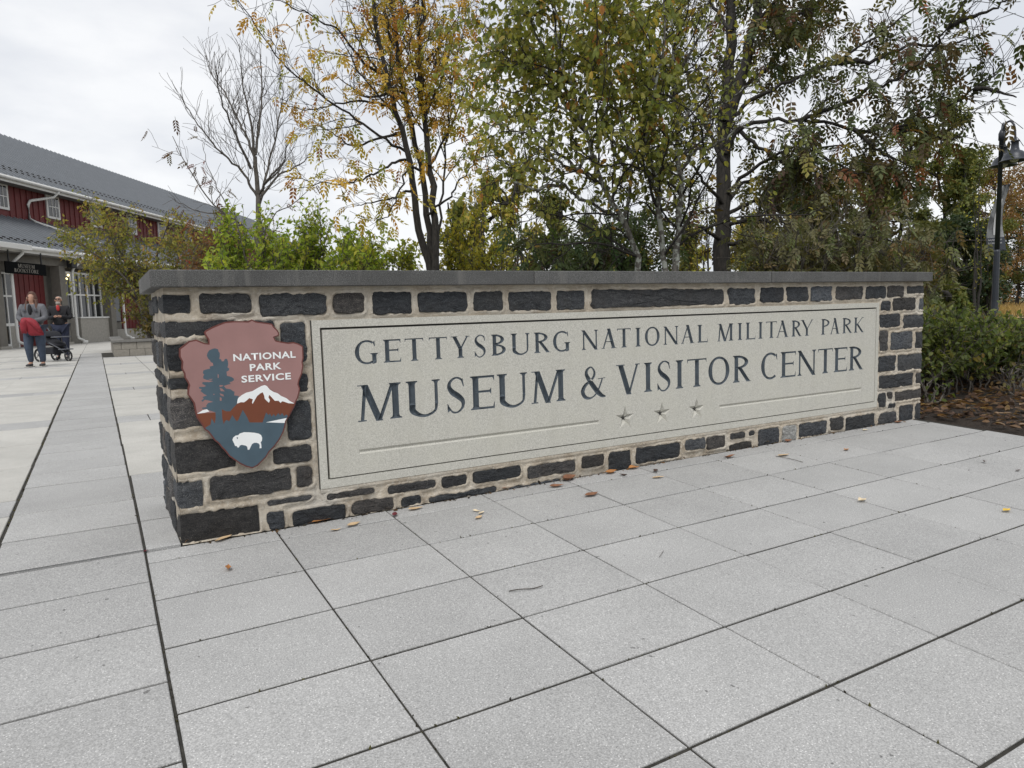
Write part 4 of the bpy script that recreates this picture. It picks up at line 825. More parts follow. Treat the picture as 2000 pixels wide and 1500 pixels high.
# --- orange and yellow ash with many upright trunks
def ash_tree():
    d = 11.5; pal = ([(0.46, 0.24, 0.04), (0.50, 0.33, 0.06), (0.40, 0.35, 0.07), (0.24, 0.27, 0.06), (0.36, 0.15, 0.06)], [2.4, 3, 2.8, 2.2, .8])
    zf = at(800, 60, d)[2]
    def keep(p): 
        h = (p[2] - 1.2) / (zf - 1.2); px = 1000 + FPX * np.dot(p - CAM, CR) / np.dot(p - CAM, CF); return np.clip(1.15 - 0.75 * h, 0.22, 1.0) * (1.0 if px > 690 else 0.6)
    t = Tree(11, ASH, 0.20, pal, levels=2, dens=(3.7, 8.5), ratio=0.34, angle=48, lift=0.22, leafstep=0.15, twiglen=(0.22, 0.55), leafsp=0.72, keep=keep, drop=0.6, minr=0.003, tmin=0.25)
    g = px_limb([(846, 620)], d)[0]; b = np.array([g[0], g[1], 0.0])
    A = px_limb([(841, 527), (823, 461), (809, 389), (798, 299), (773, 223), (755, 151), (740, 94), (728, -10), (720, -90)], d, d - .6); B = px_limb([(847, 527), (834, 425), (825, 342), (802, 238), (785, 158), (773, 54), (760, -20), (750, -110)], d + .1, d + .5); C = px_limb([(851, 526), (848, 432), (838, 324), (829, 234), (821, 155), (823, 72), (828, 0), (832, -100)], d, d + .2)
    t.tmin = 0.58
    for P, r in ((A, .085), (B, .075), (C, .085)): t.limb([b + (P[0] - b) * 0.0] + P, r, .02, 0)
    t.tmin = 0.25
    lim = [[(794, 297), (755, 274), (715, 245), (672, 216), (636, 191), (589, 155), (546, 115), (510, 68), (481, 22), (450, -10)], [(748, 151), (708, 115), (665, 65), (618, 36), (582, 18), (524, -5)], [(752, 160), (720, 110), (690, 60), (668, -20)], [(856, 500), (863, 389), (870, 317), (880, 180), (902, 60), (915, -30)], [(798, 313), (762, 320), (719, 346), (676, 358), (625, 356), (578, 349)], [(768, 209), (708, 198), (654, 205), (611, 214), (560, 209)], [(806, 370), (770, 385), (730, 395), (690, 400)], [(826, 342), (800, 330), (760, 420), (735, 430)], [(838, 324), (870, 270), (900, 200), (925, 110)], [(829, 234), (860, 160), (880, 90), (905, -20)], [(785, 158), (765, 80), (750, 0), (740, -80)], [(835, 420), (880, 380), (915, 330), (935, 290)], [(775, 260), (730, 275), (690, 285), (640, 255), (590, 240)], [(760, 180), (720, 190), (680, 165), (640, 140)]]
    dz = [-1.6, -1.2, .8, .7, -1.3, -.6, -.9, -1.0, .9, 1.2, .7, -.5, .9, 1.0]
    for P, z in zip(lim, dz): t.limb(px_limb(P, d, d + z), .024, .005, 0)
    t.finish('ash_tree', b, 'slender multi-trunk tree with orange and yellow leaves behind the wall', 'tree', 'bark_dark')
ash_tree()
# --- small many-stemmed tree with lichen on its stems and round light green leaves
def lichen_tree():
    d = 7.6; pal = ([(0.18, 0.205, 0.05), (0.25, 0.265, 0.07), (0.125, 0.155, 0.042), (0.32, 0.30, 0.09), (0.50, 0.22, 0.07), (0.50, 0.36, 0.08)], [3.2, 3, 2.2, 2.0, .35, .3])
    def keep(p):
        dd = np.dot(p - CAM, CF); py = 750 - FPX * np.dot(p - CAM, CU) / dd; px = 1000 + FPX * np.dot(p - CAM, CR) / dd; return np.clip(1.15 - max(0, py - 120) / 300, 0.10, 1.0) * (1.0 if px < 1335 else 0.22)
    t = Tree(5, OVAL, 0.078, pal, levels=3, dens=(5.4, 6.8, 8.4), ratio=0.42, angle=50, lift=0.10, leafstep=0.045, twiglen=(0.15, 0.36), leafsp=0.95, keep=keep, drop=0.75, minr=0.0022, tmin=0.36, wander=.2)
    stems = [([(1318, 529), (1327, 432), (1330, 360), (1325, 252), (1318, 151), (1314, 72), (1310, -30)], .058, 0.3), ([(1296, 529), (1292, 450), (1287, 378), (1264, 306), (1260, 252), (1282, 162), (1296, 80), (1300, -30)], .045, -.5), ([(1249, 529), (1224, 450), (1202, 407), (1181, 353), (1163, 306), (1145, 259), (1116, 162), (1094, 90), (1080, -10)], .05, -.7)]
    feet = at(1290, 620, d); b = np.array([feet[0], feet[1], 0.0])
    for P, r, z in stems:
        Q = px_limb(P, d, d + z); f = np.array([Q[0][0], Q[0][1], 0.0]) * .6 + b * .4; f[2] = 0; t.limb([f] + Q, r, .009, 0)
    lim = [[(1212, 430), (1166, 403), (1123, 382), (1087, 353), (1037, 324), (972, 310), (905, 306)], [(1245, 302), (1181, 266), (1130, 230), (1080, 202), (1026, 180), (972, 176), (925, 150)], [(1331, 331), (1354, 299), (1404, 277), (1447, 252), (1498, 248), (1555, 238)], [(1218, 425), (1235, 338), (1253, 259), (1271, 202), (1296, 155), (1330, 70), (1345, -20)], [(1163, 306), (1110, 330), (1060, 290), (1000, 250), (950, 240)], [(1145, 259), (1090, 190), (1040, 110), (1000, 40), (985, -30)], [(1116, 162), (1060, 90), (1030, 30), (1010, -40)], [(1325, 252), (1370, 180), (1410, 120), (1440, 60)], [(1320, 200), (1380, 220), (1430, 190), (1490, 160)], [(1287, 378), (1240, 300), (1205, 220), (1190, 140), (1180, 50), (1175, -30)], [(1282, 162), (1230, 90), (1210, 20), (1200, -40)], [(1318, 151), (1360, 80), (1400, 30), (1420, -30)], [(1190, 370), (1140, 340), (1090, 300), (1050, 255), (1010, 220), (960, 215)], [(1130, 210), (1080, 150), (1020, 130), (960, 90), (930, 40)], [(1232, 340), (1200, 290), (1190, 230), (1160, 150), (1150, 60)], [(1100, 360), (1040, 370), (990, 350), (940, 370)]]
    zz = [-.7, .7, -.6, .9, -1.2, .6, -.9, .5, .9, -.9, .8, -.5, .9, -.4, 1.0, .6]
    for P, z in zip(lim, zz): t.limb(px_limb(P, d, d + z), .022, .005, 0)
    t.finish('lichen_tree', b, 'many-stemmed small tree with lichen-spotted pale stems and round green leaves above the wall middle', 'tree', 'bark_lichen')
lichen_tree()
# --- big dark tree on the right
def dark_tree():
    d = 11.0; pal = ([(0.06, 0.078, 0.027), (0.09, 0.105, 0.034), (0.085, 0.055, 0.032), (0.13, 0.065, 0.034), (0.22, 0.19, 0.045), (0.30, 0.10, 0.035)], [3.6, 3.6, 1.4, .8, 1.2, .3])
    def keep(p):
        dd = np.dot(p - CAM, CF); px = 1000 + FPX * np.dot(p - CAM, CR) / dd; py = 750 - FPX * np.dot(p - CAM, CU) / dd
        return (0.45 if px > 1600 and py < 320 else 1.0) * (0.6 if px > 1880 else 1.0)
    t = Tree(21, ASH, 0.25, pal, keep=keep, levels=2, dens=(4.7, 7.6), ratio=0.36, angle=52, lift=0.08, leafstep=0.13, twiglen=(0.3, 0.75), leafsp=0.72, drop=0.7, minr=0.004, tmin=0.3)
    g = at(1412, 640, d); b = np.array([g[0], g[1], 0.0])
    tr = [b] + px_limb([(1412, 529), (1412, 450), (1411, 360), (1414, 270), (1418, 198), (1426, 80), (1430, -10), (1432, -110)], d, d + .3)
    t.limb(tr, .165, .06, 0, kids=False)
    t.limb(px_limb([(1418, 240), (1447, 162), (1476, 36), (1490, -80)], d), .10, .05, 0)
    lim = [[(1418, 300), (1440, 250), (1500, 235), (1562, 236), (1616, 238), (1666, 252), (1742, 248), (1832, 221), (1904, 173), (1965, 128)], [(1425, 230), (1480, 190), (1551, 155), (1630, 122), (1706, 72), (1778, 22), (1815, -15)], [(1562, 236), (1640, 205), (1713, 169), (1767, 144), (1821, 97), (1850, 54), (1895, -10)], [(1850, 54), (1900, 32), (1940, 18), (1985, -8)], [(1420, 440), (1480, 430), (1558, 439), (1616, 450), (1670, 454), (1742, 472), (1790, 461)], [(1416, 380), (1470, 330), (1530, 300), (1600, 290), (1680, 285)], [(1414, 400), (1380, 360), (1350, 320), (1330, 270)], [(1412, 470), (1360, 440), (1310, 425), (1260, 430)], [(1418, 320), (1380, 250), (1350, 180), (1340, 100)], [(1476, 60), (1530, 40), (1600, 10), (1640, -30)], [(1430, 60), (1390, 10), (1370, -40)], [(1440, 180), (1520, 110), (1570, 60), (1600, -10)], [(1416, 420), (1460, 400), (1530, 385), (1590, 380), (1640, 360)], [(1470, 60), (1520, -10), (1560, -50)], [(1630, 122), (1700, 120), (1780, 90), (1850, 90), (1930, 60)], [(1742, 248), (1800, 260), (1850, 270), (1890, 265)], [(1904, 173), (1940, 175), (1985, 190)]]
    lim += [[(1412, 480), (1460, 470), (1520, 490), (1580, 500)], [(1440, 250), (1500, 300), (1560, 330), (1640, 350)], [(1562, 236), (1600, 300), (1650, 330), (1700, 340)], [(1416, 400), (1450, 360), (1500, 350), (1560, 420)], [(1666, 252), (1720, 300), (1770, 320)]]
    dz = [-1.5, -1.0, -1.8, -1.2, -1.6, -1.2, -.8, -1.2, .5, .8, .5, 1.0, 1.1, -.8, -.2, -.9, -1.2, -.8, -1, -1.2, .8, -1]
    st = [0, 0, -.6, -1.6, 0, 0, 0, 0, 0, 0, 0, 0, 0, 0, -.5, -.9, -1.5, 0, 0, -.6, 0, -.9]
    for P, z, s0 in zip(lim, dz, st): t.limb(px_limb(P, d + s0, d + z + s0 * .5), .036, .008, 0)
    t.finish('dark_tree', b, 'large dark-trunked tree spreading dark green and reddish leaves over the right of the wall', 'tree', 'bark_dark', None, 'leaf_dark')
dark_tree()
# --- fans of stems: shrubs
def shrub(name, base, spread, height, nst, leaf, size, pal, label, cat='shrub', bark='bark_grey', seed=1, group=None, **kw):
    t = Tree(seed, leaf, size, pal, **kw); base = np.array(base, float)
    for k in range(nst):
        a = t.rng.uniform(0, 2 * math.pi); q = math.sqrt(t.rng.uniform(0.03, 1)); o = np.array([math.cos(a) * spread[0], math.sin(a) * spread[1], 0]) * q
        h = height * (1.0 - 0.35 * q) * t.rng.uniform(.78, 1.05); P = [base + o * .25, base + o * .5 + (0, 0, h * .35), base + o * .8 + (0, 0, h * .7), base + o * 1.05 + (0, 0, h)]
        P = [p + t.rng.normal(0, .05, 3) * (i > 0) for i, p in enumerate(P)]; t.limb(P, 0.012 + .006 * height, .005, 0)
    return t.finish(name, base, label, cat, bark, group, 'leaf_dark' if name in ('dark_shrub', 'olive_shrub') else 'leaf')
def hh(px, top, d): return float(at(px, top, d)[2])
def gp(px, dist): q = at(px, 600, dist); return (q[0], q[1], 0.0)
GREEN = ([(0.24, 0.33, 0.045), (0.33, 0.40, 0.065), (0.17, 0.25, 0.035), (0.44, 0.42, 0.075)], [3, 2.5, 1.6, 1.0])
sk = dict(levels=2, dens=(8, 11), ratio=.30, angle=34, lift=.42, leafstep=.045, twiglen=(.18, .38), leafsp=.60, drop=.15, minr=.003, tmin=.12)
shrub('green_shrub', gp(505, 12.0), (.75, .7), hh(505, 385, 12), 24, KITE, .10, GREEN, 'bright green shrub behind the wall below the bare tree', seed=31, **sk)
shrub('green_shrub', gp(655, 12.8), (.85, .7), hh(655, 385, 12.8), 28, KITE, .10, GREEN, 'bright green shrub of upright shoots behind the wall, left of the orange tree', seed=32, **sk)
shrub('green_shrub', gp(765, 12.2), (.6, .6), hh(765, 425, 12.2), 18, KITE, .10, ([(0.24, 0.30, 0.045), (0.36, 0.38, 0.07), (0.50, 0.44, 0.08)], [3, 2, 1]), 'yellowish green shrub at the foot of the orange tree', seed=33, **sk)
shrub('green_shrub', gp(452, 14.5), (.5, .5), hh(452, 455, 14.5), 14, KITE, .095, GREEN, 'low bright green shrub beside the brown-leaved bush', seed=34, **sk)
shrub('green_shrub', gp(580, 12.4), (.7, .6), hh(580, 405, 12.4), 18, KITE, .10, GREEN, 'bright green shrub filling the gap between the two taller ones', seed=37, **sk)
shrub('green_shrub', gp(708, 12.0), (.6, .6), hh(708, 420, 12.0), 18, KITE, .10, GREEN, 'bright green shrub between the upright shoots and the yellowish one', seed=38, **sk)
YEL = ([(0.40, 0.37, 0.07), (0.29, 0.31, 0.06), (0.50, 0.42, 0.08), (0.18, 0.22, 0.045)], [3, 3, 1.6, 1.5])
shrub('yellow_shrub', gp(915, 13.5), (.8, .7), hh(915, 380, 13.5), 13, KITE, .10, YEL, 'low yellow-leaved shrub right of the orange tree trunks', seed=35, **sk)
shrub('brown_shrub', gp(425, 17.0), (.9, .8), hh(425, 410, 17), 12, KITE, .10, ([(0.16, 0.085, 0.04), (0.22, 0.11, 0.05), (0.12, 0.09, 0.035), (0.28, 0.05, 0.04)], [3, 2, 2, .6]), 'brown-leaved bush in front of the red building', seed=36, **{**sk, 'angle': 50, 'lift': .15})
# dark drooping sumac-like shrubs right behind the wall
DK = ([(0.065, 0.10, 0.038), (0.095, 0.13, 0.045), (0.13, 0.14, 0.045), (0.11, 0.075, 0.045)], [3, 2.6, 1.2, .6])
dk = dict(levels=1, dens=(9,), ratio=.4, angle=55, lift=.05, leafstep=.11, twiglen=(.35, .8), leafsp=.62, drop=.8, minr=.004, tmin=.25)
shrub('dark_shrub', gp(1130, 9.6), (.75, .6), hh(1130, 385, 9.6), 11, SUMAC, .26, DK, 'dark green shrub with drooping leaflets behind the wall centre', seed=41, **dk)
shrub('dark_shrub', gp(1215, 9.9), (.6, .5), hh(1215, 350, 9.9), 9, SUMAC, .26, DK, 'dark drooping shrub between the lichen stems', seed=42, **dk)
OL = ([(0.125, 0.125, 0.055), (0.15, 0.14, 0.065), (0.11, 0.14, 0.045), (0.19, 0.14, 0.065)], [3, 2, 2, 1])
ok = dict(levels=2, dens=(5, 7), ratio=.38, angle=46, lift=.16, leafstep=.13, twiglen=(.3, .6), leafsp=.50, drop=.6, minr=.0035, tmin=.15)
shrub('olive_shrub', gp(1520, 9.4), (.8, .7), hh(1520, 360, 9.4), 12, ASH, .19, OL, 'dull olive shrub behind the wall just right of the dark trunk', seed=43, **ok)
shrub('olive_shrub', gp(1640, 9.8), (1.0, .8), hh(1640, 300, 9.8), 14, ASH, .19, OL, 'tall twiggy olive shrub behind the right part of the wall', seed=44, **{**ok, 'leafsp': .36})
shrub('olive_shrub', gp(1745, 9.2), (.55, .6), hh(1745, 370, 9.2), 10, ASH, .19, OL, 'drooping olive shrub behind the right end of the wall', seed=45, **ok)
# --- young trees in the planter before the building
def planter_tree(base, pxs, d, label, seed, pal, size=.095):
    t = Tree(seed, KITE, size, pal, levels=2, dens=(5.2, 8), ratio=.34, angle=58, lift=.0, leafstep=.05, twiglen=(.2, .45), leafsp=.55, drop=.25, minr=.005, tmin=.3)
    for P, dd in pxs: t.limb([np.array(base)] + px_limb(P, d, d + dd), .05, .012, 0)
    t.finish('planter_tree', base, label, 'tree', 'bark_grey')
CRAB = ([(0.27, 0.26, 0.07), (0.20, 0.21, 0.06), (0.36, 0.30, 0.075), (0.36, 0.20, 0.07), (0.15, 0.18, 0.05)], [3, 3, 1.6, .7, 2])
g = at(292, 664, 22.3)
planter_tree((g[0], g[1], .45), [([(270, 590), (240, 520), (215, 465), (190, 420), (175, 402)], -.8), ([(275, 600), (220, 540), (160, 480), (110, 470)], .8), ([(280, 590), (270, 500), (252, 450), (232, 415)], .9), ([(290, 600), (300, 520), (320, 460), (330, 430)], -.9), ([(300, 600), (340, 540), (380, 490), (400, 460)], .8), ([(285, 610), (250, 550), (190, 500), (140, 465)], -1.2), ([(290, 610), (330, 560), (350, 500), (370, 440)], 1.2), ([(280, 580), (230, 490), (190, 440), (165, 420)], 1.2)], 22.3, 'low spreading tree with olive and yellowing leaves in the stone planter', 51, CRAB, .13)
RED = ([(0.27, 0.16, 0.065), (0.23, 0.19, 0.06), (0.34, 0.08, 0.07), (0.18, 0.16, 0.05)], [3, 2, .6, 1])
g = at(390, 640, 24.5)
planter_tree((g[0], g[1], .3), [([(392, 570), (380, 500), (362, 450), (352, 425)], -.5), ([(395, 560), (420, 490), (440, 460), (452, 440)], .6), ([(388, 560), (360, 500), (330, 470)], .5), ([(395, 550), (400, 480), (405, 440)], .9), ([(392, 560), (440, 500), (470, 470)], -.7)], 24.5, 'russet-leaved small tree before the far end of the building', 52, RED, .12)
# climbing shrub in the planter
shrub('planter_shrub', (g[0] - 1.4, g[1] - 2.6, .42), (.8, .5), 1.5, 9, KITE, .11, ([(0.10, 0.11, 0.03), (0.15, 0.13, 0.04), (0.2, 0.14, 0.05)], [3, 2, 1]), 'leafy shrub in the stone planter under the spreading tree', seed=53, **{**sk, 'angle': 55, 'lift': .1})
# --- far woods
def far_tree(px, dist, top, wid, pal, label, seed, size=.30, n=3800, lo=.12, trunk=.16, name='wood_tree', cone=False):
    rg = np.random.default_rng(seed); q = at(px, 600, dist); b = np.array([q[0], q[1], -.02]); h = at(px, top, dist)[2]; w_ = wid / FPX * dist
    t = Tree(seed, KITE, size, pal, levels=2, dens=1, minr=.012); tr = [b + (0, 0, h * k / 6) + np.r_[rg.normal(0, .06 * k, 2) * (k > 0), 0] for k in range(7)]
    t.limb(tr, trunk, .03, 0, kids=False)
    lumps = []; nl = 34
    for k in range(nl):
        u = lo + (1 - lo) * (k + rg.random()) / nl; a = rg.uniform(0, 6.283); prof = (1 - u) ** .8 if cone else (math.sin(math.pi * min(1, .12 + .86 * u)) ** .6) * (1 - .25 * u)
        rr = w_ * prof * rg.uniform(.35, 1.0); c = b + np.array([math.cos(a) * rr, math.sin(a) * rr, h * u]); lumps.append((c, w_ * rg.uniform(.16, .36)))
        i = min(6, int(u * 6)); t.w.tube(np.array([tr[i], tr[i] * .4 + c * .6 - (0, 0, .1), c]), np.array([.05, .03, .012]), 4)
    for k in range(n):
        c, r_ = lumps[rg.integers(nl)]; v = unit(rg.normal(0, 1, 3)) * r_ * rg.random() ** .45 * np.array([1, 1, .75]); t.fol.add(c + v, unit(rg.normal(0, 1, 3) + np.array([0, 0, -.3])), size * rg.uniform(.6, 1.2), t.color(c) )
    t.finish(name, b, label, 'tree', 'bark_dark', 'woodland trees beyond the wall', 'leaf_far')
WG = ([(0.10, 0.125, 0.038), (0.14, 0.155, 0.045), (0.20, 0.19, 0.055)], [3, 2, 1.2]); WY = ([(0.33, 0.30, 0.065), (0.24, 0.25, 0.055), (0.42, 0.32, 0.07)], [3, 3, 1]); WB = ([(0.20, 0.11, 0.045), (0.26, 0.16, 0.055), (0.15, 0.12, 0.045)], [3, 2, 2]); WD = ([(0.035, 0.055, 0.026), (0.055, 0.075, 0.033)], [1, 1])
for a in [(905, 30, 400, 60, WG, 'pale thin woodland tree seen behind the shrubs left of centre', 101), (960, 26, 350, 60, WY, 'yellow-green woodland tree left of the dark drooping shrub', 102), (1020, 32, 330, 60, WY, 'slim yellowing woodland tree behind the lichen tree', 103), (1085, 28, 380, 60, WG, 'green woodland tree behind the centre of the wall', 104),
          (1160, 34, 430, 60, WG, 'low far woodland tree seen under the lichen limbs', 105), (1245, 24, 490, 45, WY, 'low bright yellow tree seen between the lichen stems', 106), (1345, 27, 450, 60, WY, 'yellow-green tree just left of the dark trunk', 107), (1475, 30, 430, 75, WY, 'yellow woodland tree just right of the dark trunk', 108),
          (1545, 36, 330, 80, WG, 'green woodland tree behind the olive shrubs', 109), (1610, 40, 360, 80, WB, 'brown woodland tree behind the tall twiggy shrub', 110), (1690, 38, 320, 85, WG, 'dark green woodland tree above the right part of the wall', 111), (1760, 42, 250, 80, WG, 'tall green woodland tree left of the lamp post', 112),
          (1835, 38, 215, 80, WG, 'tallest green woodland tree close left of the lamp post', 113), (1880, 36, 300, 62, WG, 'yellow-green tree whose leaves reach across the lamp post', 114), (1930, 58, 330, 75, WB, 'russet woodland tree right behind the lamp post', 115), (1985, 62, 330, 90, WB, 'brown woodland tree at the right edge behind the banner', 116),
          (1860, 34, 430, 90, WD, 'dark evergreen low behind the hedge left of the lamp', 117), (1960, 66, 400, 100, WD, 'dark evergreen behind the russet tree at the right edge', 118), (1790, 33, 470, 70, WB, 'orange-brown low tree behind the end of the wall', 119), (1905, 52, 300, 70, WG, 'grey-green tree far back beside the lamp head', 120), (2060, 60, 320, 100, WG, 'green woodland tree just past the right edge', 121), (1720, 52, 400, 90, WD, 'dark evergreen far back between the green trees', 122), (1570, 50, 420, 90, WD, 'dark evergreen far back behind the olive shrub', 123), (1845, 25, 560, 45, WG, 'low green thicket tree just over the hedge by the wall end', 125)]:
    far_tree(*a[:6], a[6], size=.26 if a[0] < 1450 else .23, n=3000 if a[0] < 1450 else 8200, lo=.10)
# slim woodland poles behind the centre
for k, (px, dist, top) in enumerate([(955, 22, 250), (985, 24, 240), (1010, 20, 300), (1045, 23, 260), (1370, 21, 300), (1385, 23, 330), (1560, 22, 330), (1905, 30, 250), (1930, 33, 270), (1075, 21, 300)]):
    q = gp(px, dist); h = at(px, top, dist)[2]
    shrub('sapling', q, (.5, .5), h, 3, KITE, .13, YEL if k % 3 else WG, ['slim sapling with yellowing leaves %s' % s for s in ('left of the dark drooping shrub', 'in the gap left of centre', 'beside the thin woodland trees', 'behind the leftmost lichen limb', 'just left of the dark trunk', 'tight against the dark trunk', 'between the olive shrubs', 'left behind the lamp post', 'behind the banner of the lamp', 'behind the dark drooping shrub')][k], 'tree', 'bark_dark', seed=140 + k, group='saplings beyond the wall', levels=1, dens=2.2, ratio=.2, angle=50, lift=.2, leafstep=.09, twiglen=(.4, 1.0), leafsp=.35, drop=.3, minr=.006, tmin=.2)
def leaning_sapling():
    d = 13.5; t = Tree(63, SUMAC, 0.20, ([(0.10, 0.06, 0.045), (0.16, 0.05, 0.04), (0.13, 0.11, 0.05), (0.26, 0.05, 0.05)], [3, 1.4, 1.4, .6]), levels=2, dens=(2.4, 3.2), ratio=.34, angle=46, lift=.12, leafstep=.2, twiglen=(.2, .5), leafsp=.30, drop=.7, minr=.003, tmin=.3)
    g_ = at(520, 640, d); b = np.array([g_[0], g_[1], 0.0])
    t.limb([b] + px_limb([(500, 470), (485, 450), (438, 418), (395, 374), (366, 324), (337, 266)], d, d - .3), .035, .006, 0); t.limb(px_limb([(470, 440), (430, 380), (410, 330), (395, 280)], d, d + .4), .014, .004, 0); t.limb(px_limb([(438, 418), (400, 415), (365, 405), (340, 390)], d, d - .5), .014, .004, 0); t.limb(px_limb([(500, 470), (540, 420), (580, 390), (625, 350)], d, d + .5), .016, .004, 0)
    t.finish('leaning_sapling', b, 'thin sapling leaning left with a few dark red drooping leaves beside the bare tree', 'tree', 'bark_grey')
leaning_sapling()
# --- hedge right of the wall
def hedge():
    t = Tree(61, OVAL, .062, ([(0.10, 0.135, 0.042), (0.15, 0.185, 0.058), (0.065, 0.095, 0.033), (0.24, 0.26, 0.085), (0.26, 0.18, 0.07)], [3, 3, 2.5, 1.3, .35]), levels=1, dens=(46,), ratio=.3, angle=50, lift=.3, leafstep=.03, twiglen=(.12, .28), leafsp=.9, drop=.3, minr=.003, tmin=.28)
    for k in range(120):
        x = t.rng.uniform(6.1, 10.2); y_ = t.rng.uniform(0.55, 1.75); h = t.rng.uniform(.80, .97) - .05 * abs(y_ - 1.1) - .095 * max(0, x - 6.4); b = np.array([x, y_, -.02]); o = t.rng.normal(0, .11, 2)
        t.limb([b, b + (o[0] * .4, o[1] * .4, h * .4), b + (o[0], o[1] - .03, h * .75), b + (o[0] * 1.4, o[1] * 1.3, h)], .011, .004, 0)
    t.finish('clipped_hedge', (8.1, 1.1, 0), 'clipped green hedge with bare lower stems at the right end of the wall', 'hedge', 'bark_grey')
hedge()
# --- ground litter and grass
def scatter(name, n, xr, yr, size, pal, z0, tmpl=OVAL, flat=.35, kind='stuff', seed=5, ins=None):
    rg = np.random.default_rng(seed); f = Foliage(); cols, wts = pal; wts = np.array(wts) / sum(wts)
    while len(f.p) < n:
        x, y_ = rg.uniform(*xr), rg.uniform(*yr)
        if ins and not ins(x, y_): continue
        a = rg.uniform(0, 6.28); f.add(np.array([x, y_, gz(min(x, 6), y_) + z0 + rg.random() * .02]), np.array([math.cos(a), math.sin(a), rg.normal(0, .2)]), size * rg.uniform(.6, 1.3), np.array(cols[rg.choice(len(cols), p=wts)]) * rg.uniform(.7, 1.25))
    return tag(link(name, f.mesh(tmpl, name, flat), M['leaf']), kind=kind)
LIT = ([(0.15, 0.085, 0.05), (0.10, 0.06, 0.04), (0.22, 0.14, 0.085), (0.06, 0.038, 0.028), (0.32, 0.22, 0.14)], [3, 3, 1.6, 4, .8])
scatter('leaf_litter', 2600, (5.85, 11.5), (0.15, 3.6), .085, LIT, .015, seed=71)
scatter('leaf_litter', 1500, (5.8, 9.6), (-1.5, .3), .08, LIT, .012, seed=72)
def foot_debris():
    rg = np.random.default_rng(77); f = Foliage(); cl = [(0.05, .035, .025), (.10, .06, .035), (.03, .022, .018), (.20, .12, .06), (.08, .07, .05)]
    for _ in range(420):
        x = rg.uniform(0, 5.7); y_ = -.026 - abs(rg.normal(0, .012)); f.add(np.array([x, y_, gz(x, y_) + .002]), unit(np.r_[rg.normal(0, 1, 2), rg.normal(0, .25)]), rg.choice([.008, .012, .02, .03], p=[.4, .35, .18, .07]), np.array(cl[rg.integers(5)]))
    tag(link('wall_foot_debris', f.mesh(OVAL, 'wall_foot_debris', .4), M['leaf']), kind='stuff')
foot_debris()
def blades(name, n, xr, yr, h, pal, seed, wd=.012):
    rg = np.random.default_rng(seed); cols, wts = pal; X = rg.uniform(*xr, n); Y = rg.uniform(*yr, n); H = h * rg.uniform(.5, 1.2, n); A = rg.uniform(0, 6.28, n); Ln = rg.normal(0, .35, (n, 2)) * H[:, None]
    base = np.stack([X, Y, np.full(n, -.01)], 1); s_ = np.stack([np.cos(A), np.sin(A), np.zeros(n)], 1) * wd; V = np.stack([base - s_, base + s_, base + np.c_[Ln, H]], 1).reshape(-1, 3)
    C = np.array(cols)[rg.choice(len(cols), n, p=np.array(wts) / sum(wts))] * rg.uniform(.7, 1.3, (n, 1)); return tag(link(name, npmesh(name, V, np.arange(3 * n).reshape(-1, 3), False, np.repeat(C, 3, 0)), M['leaf']), kind='stuff')
blades('grass', 26000, (6.3, 22), (4.4, 10.9), .11, ([(0.07, 0.10, 0.025), (0.11, 0.14, 0.035), (0.17, 0.15, 0.06)], [3, 3, 1]), 81)
blades('meadow_grass', 42000, (14, 88), (14.2, 62), .5, ([(0.34, 0.24, 0.11), (0.28, 0.20, 0.09), (0.40, 0.30, 0.15)], [3, 2, 2]), 82, .03)
# undergrowth under the hedge
shrub('undergrowth', (6.5, 0.45, -.02), (.35, .2), .34, 8, OVAL, .06, ([(0.10, 0.14, 0.04), (0.14, 0.17, 0.05)], [1, 1]), 'low green weeds on the mulch at the wall end', 'plant', seed=91, levels=1, dens=6, ratio=.4, angle=50, lift=.2, leafstep=.05, twiglen=(.08, .2), leafsp=.8, drop=.2, minr=.002)
shrub('undergrowth', (7.9, 0.3, -.02), (.6, .2), .40, 12, OVAL, .055, ([(0.15, 0.14, 0.06), (0.12, 0.15, 0.05), (0.24, 0.16, 0.08)], [1, 1, 1]), 'thin yellowing weeds before the hedge at the right edge', 'plant', seed=92, levels=1, dens=6, ratio=.4, angle=50, lift=.2, leafstep=.05, twiglen=(.1, .25), leafsp=.6, drop=.2, minr=.002)

# ---------------------------------------------------------------- the red museum building
M['redboard'] = plain('barn_red_boards', (0.115, 0.014, 0.014), 0.65, 0, 0.15, 3)
M['roof'] = plain('grey_metal_roof', (0.20, 0.215, 0.235), 0.5, 0.2, 0.06, 2)
M['white'] = plain('white_trim_paint', (0.62, 0.62, 0.60), 0.5, 0, 0.05, 4)
M['greywall'] = plain('grey_stucco', (0.15, 0.14, 0.122), 0.85, 0, 0.1, 6)
M['basewall'] = plain('pale_block_base', (0.29, 0.275, 0.245), 0.85, 0, 0.12, 10)
M['soffit'] = plain('dull_soffit_boards', (0.14, 0.135, 0.125), 0.8, 0, 0.1, 6)
M['glass'] = glassmat('dark_window_glass'); M['black'] = plain('black_painted_metal', (0.008, 0.008, 0.009), 0.6, 0, 0.1, 9)
M['blockcap'] = plain('planter_cap_stone', (0.17, 0.165, 0.155), 0.85, 0, 0.15, 12); M['block'] = plain('planter_block', (0.27, 0.25, 0.215), 0.9, 0, 0.14, 14, 0.4, 90)
AZ = R(30.5)
bld = empty('museum_building', (-3.45, 32.9, 0.0), math.pi / 2 - AZ, 'long barn-red building with grey metal roof, white gutters and porch', 'building')
def part(nm, mb, mt, parent=None, kind=None): return mb.build(nm, M[mt], parent or bld, kind)
U0, U1 = -9.0, 54.0
